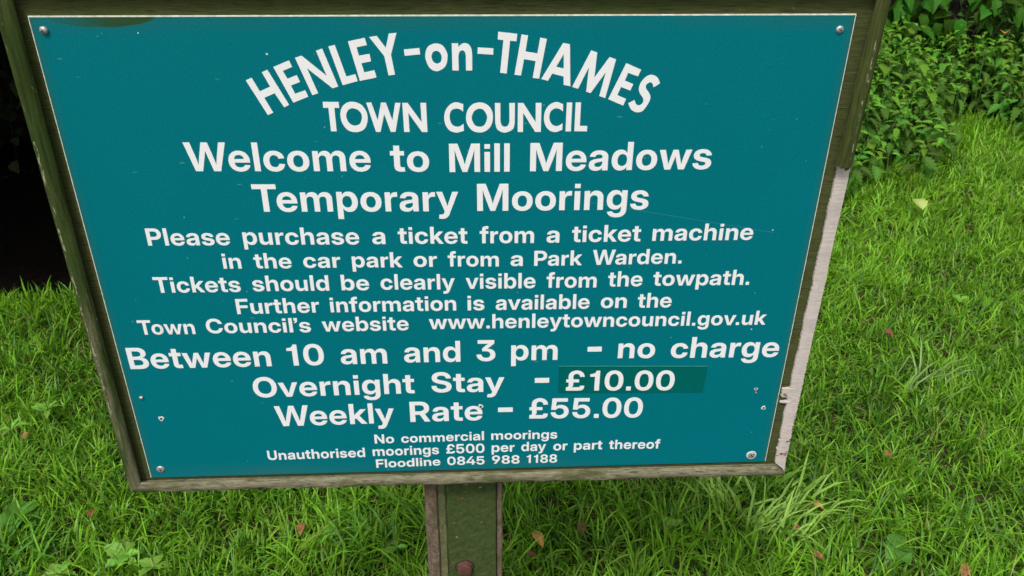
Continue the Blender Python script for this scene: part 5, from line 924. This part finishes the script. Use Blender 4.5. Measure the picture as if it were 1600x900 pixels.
# ------------------------------------------------------------ weeds in the lawn
WD = [leaf_mesh('weed_leaf', 1.0, 0.30, 5, 0.05, 0.7, 0.25, base=0.9, lobed=0.35), leaf_mesh('weed_leaf', 1.0, 0.38, 4, 0.03, 0.5, 0.2, base=1.0), leaf_mesh('weed_leaf', 1.0, 0.24, 6, 0.06, 0.9, 0.3, base=1.0, lobed=0.45)]
WDD = leaf_mesh('weed_leaf', 1.0, 0.46, 5, 0.03, 0.8, 0.15, base=0.85, notch=0.92)
for m in WD: m.materials.append(M_weed)
WDD.materials.append(M_weed_dark)
def weed(px, py, n, size, label, z=0.045, dark=False, name='weed'):
    c = ground_px(px, py, z); g = float(gz(c.x, c.y))
    o = thing(name, (c.x, c.y, g), label, 'weed')
    V, F = tube([(0, 0, -0.01), (0, 0, z * 0.6), (0, 0, z)], 0.003, 0.002)
    link('stem', mesh_from('stem', V, F), M_stem, o)
    for i in range(n):
        az = 2 * pi * i / n + rnd.uniform(-0.3, 0.3)
        l = bpy.data.objects.new('leaf', WDD if dark else rnd.choice(WD)); COL.objects.link(l); l.parent = o
        l.matrix_local = leaf_matrix(Vector((0, 0, z)), az, rnd.uniform(0.15, 0.7), rnd.uniform(-0.4, 0.4), size * rnd.uniform(0.75, 1.2))
weed(195, 862, 8, 0.048, 'yellow-green lobed weed rosette in the grass at the bottom left', 0.045)
weed(240, 880, 6, 0.040, 'smaller light green weed just right of the yellow-green rosette', 0.04)
weed(75, 640, 5, 0.042, 'bright green dandelion leaves in the grass left of the frame', 0.06)
weed(18, 672, 4, 0.045, 'pale upright weed leaves at the left edge of the lawn', 0.06)
weed(32, 805, 9, 0.050, 'low matt green weed patch by the left edge, above the bottom corner', 0.035, True)
weed(90, 895, 5, 0.045, 'light green leaf pair cut by the bottom edge at the left', 0.05)
weed(1400, 862, 5, 0.044, 'dark green plantain rosette in the grass at the bottom right', 0.035, True)
weed(1046, 822, 3, 0.030, 'small round clover leaf in the grass right of the post', 0.05)
weed(620, 855, 3, 0.030, 'tiny round-leaved weed close to the left of the post', 0.05)
weed(515, 835, 3, 0.030, 'small broad leaf in the lawn below the bottom rail, left of the post', 0.05)
weed(1500, 470, 3, 0.045, 'small weed with upright leaves in the lawn at the right', 0.05)

# ------------------------------------------------------------ fallen leaves
def fallen(px, py, size, mat, label, z=0.055, W=0.3, up=0.2):
    c = ground_px(px, py, z)
    me = leaf_mesh('fallen_leaf', size, W * size, 4, 0.02, rnd.uniform(0.6, 1.3), rnd.uniform(0.2, 0.7), base=0.85); me.materials.append(mat)
    o = link('fallen_leaf', me); tag(o, label, 'fallen leaf', 'fallen leaves lying in the grass')
    o.location = (c.x, c.y, float(gz(c.x, c.y)) + z)
    o.rotation_euler = (rnd.uniform(-0.3, 0.3), -up + rnd.uniform(-0.2, 0.2), rnd.uniform(0, 2 * pi))
fallen(472, 816, 0.036, M_dead, 'curled brown leaf in the grass under the bottom rail, left of the post')
fallen(834, 832, 0.045, M_dead_y, 'yellow and orange leaf lying just right of the post')
fallen(822, 868, 0.030, M_dead_r, 'small red-brown leaf right of the post, below the yellow one')
fallen(908, 815, 0.034, M_dead_r, 'dark red-brown leaf in the grass under the rail, right of the yellow leaf')
fallen(1285, 806, 0.042, M_dead_y, 'tan upright leaf among the long pale grass below the right corner of the sign', up=1.1)
fallen(1251, 831, 0.028, M_dead_r, 'small dark brown leaf below the tan upright one')
fallen(1269, 868, 0.030, M_dead, 'round brown leaf near the bottom edge, under the long pale grass')
fallen(1508, 886, 0.040, M_dead, 'orange-brown leaf beside the plantain at the bottom right')
fallen(1380, 518, 0.040, M_dead_r, 'reddish leaf in the lawn right of the bare strip of the frame')
fallen(1440, 333, 0.085, M_dead_p, 'pale yellow-green leaf standing out on the lawn at the right', z=0.09, W=0.36, up=0.9)
fallen(140, 806, 0.034, M_dead, 'brown leaf in the grass at the lower left')
fallen(46, 677, 0.030, M_dead, 'small orange-brown leaf near the left edge of the lawn')
fallen(1390, 705, 0.028, M_dead, 'brown leaf fragment in the lawn right of the lower frame corner')
fallen(1570, 55, 0.10, M_dead_y, 'orange turning leaf above the nettles in the upper right corner', z=0.42)
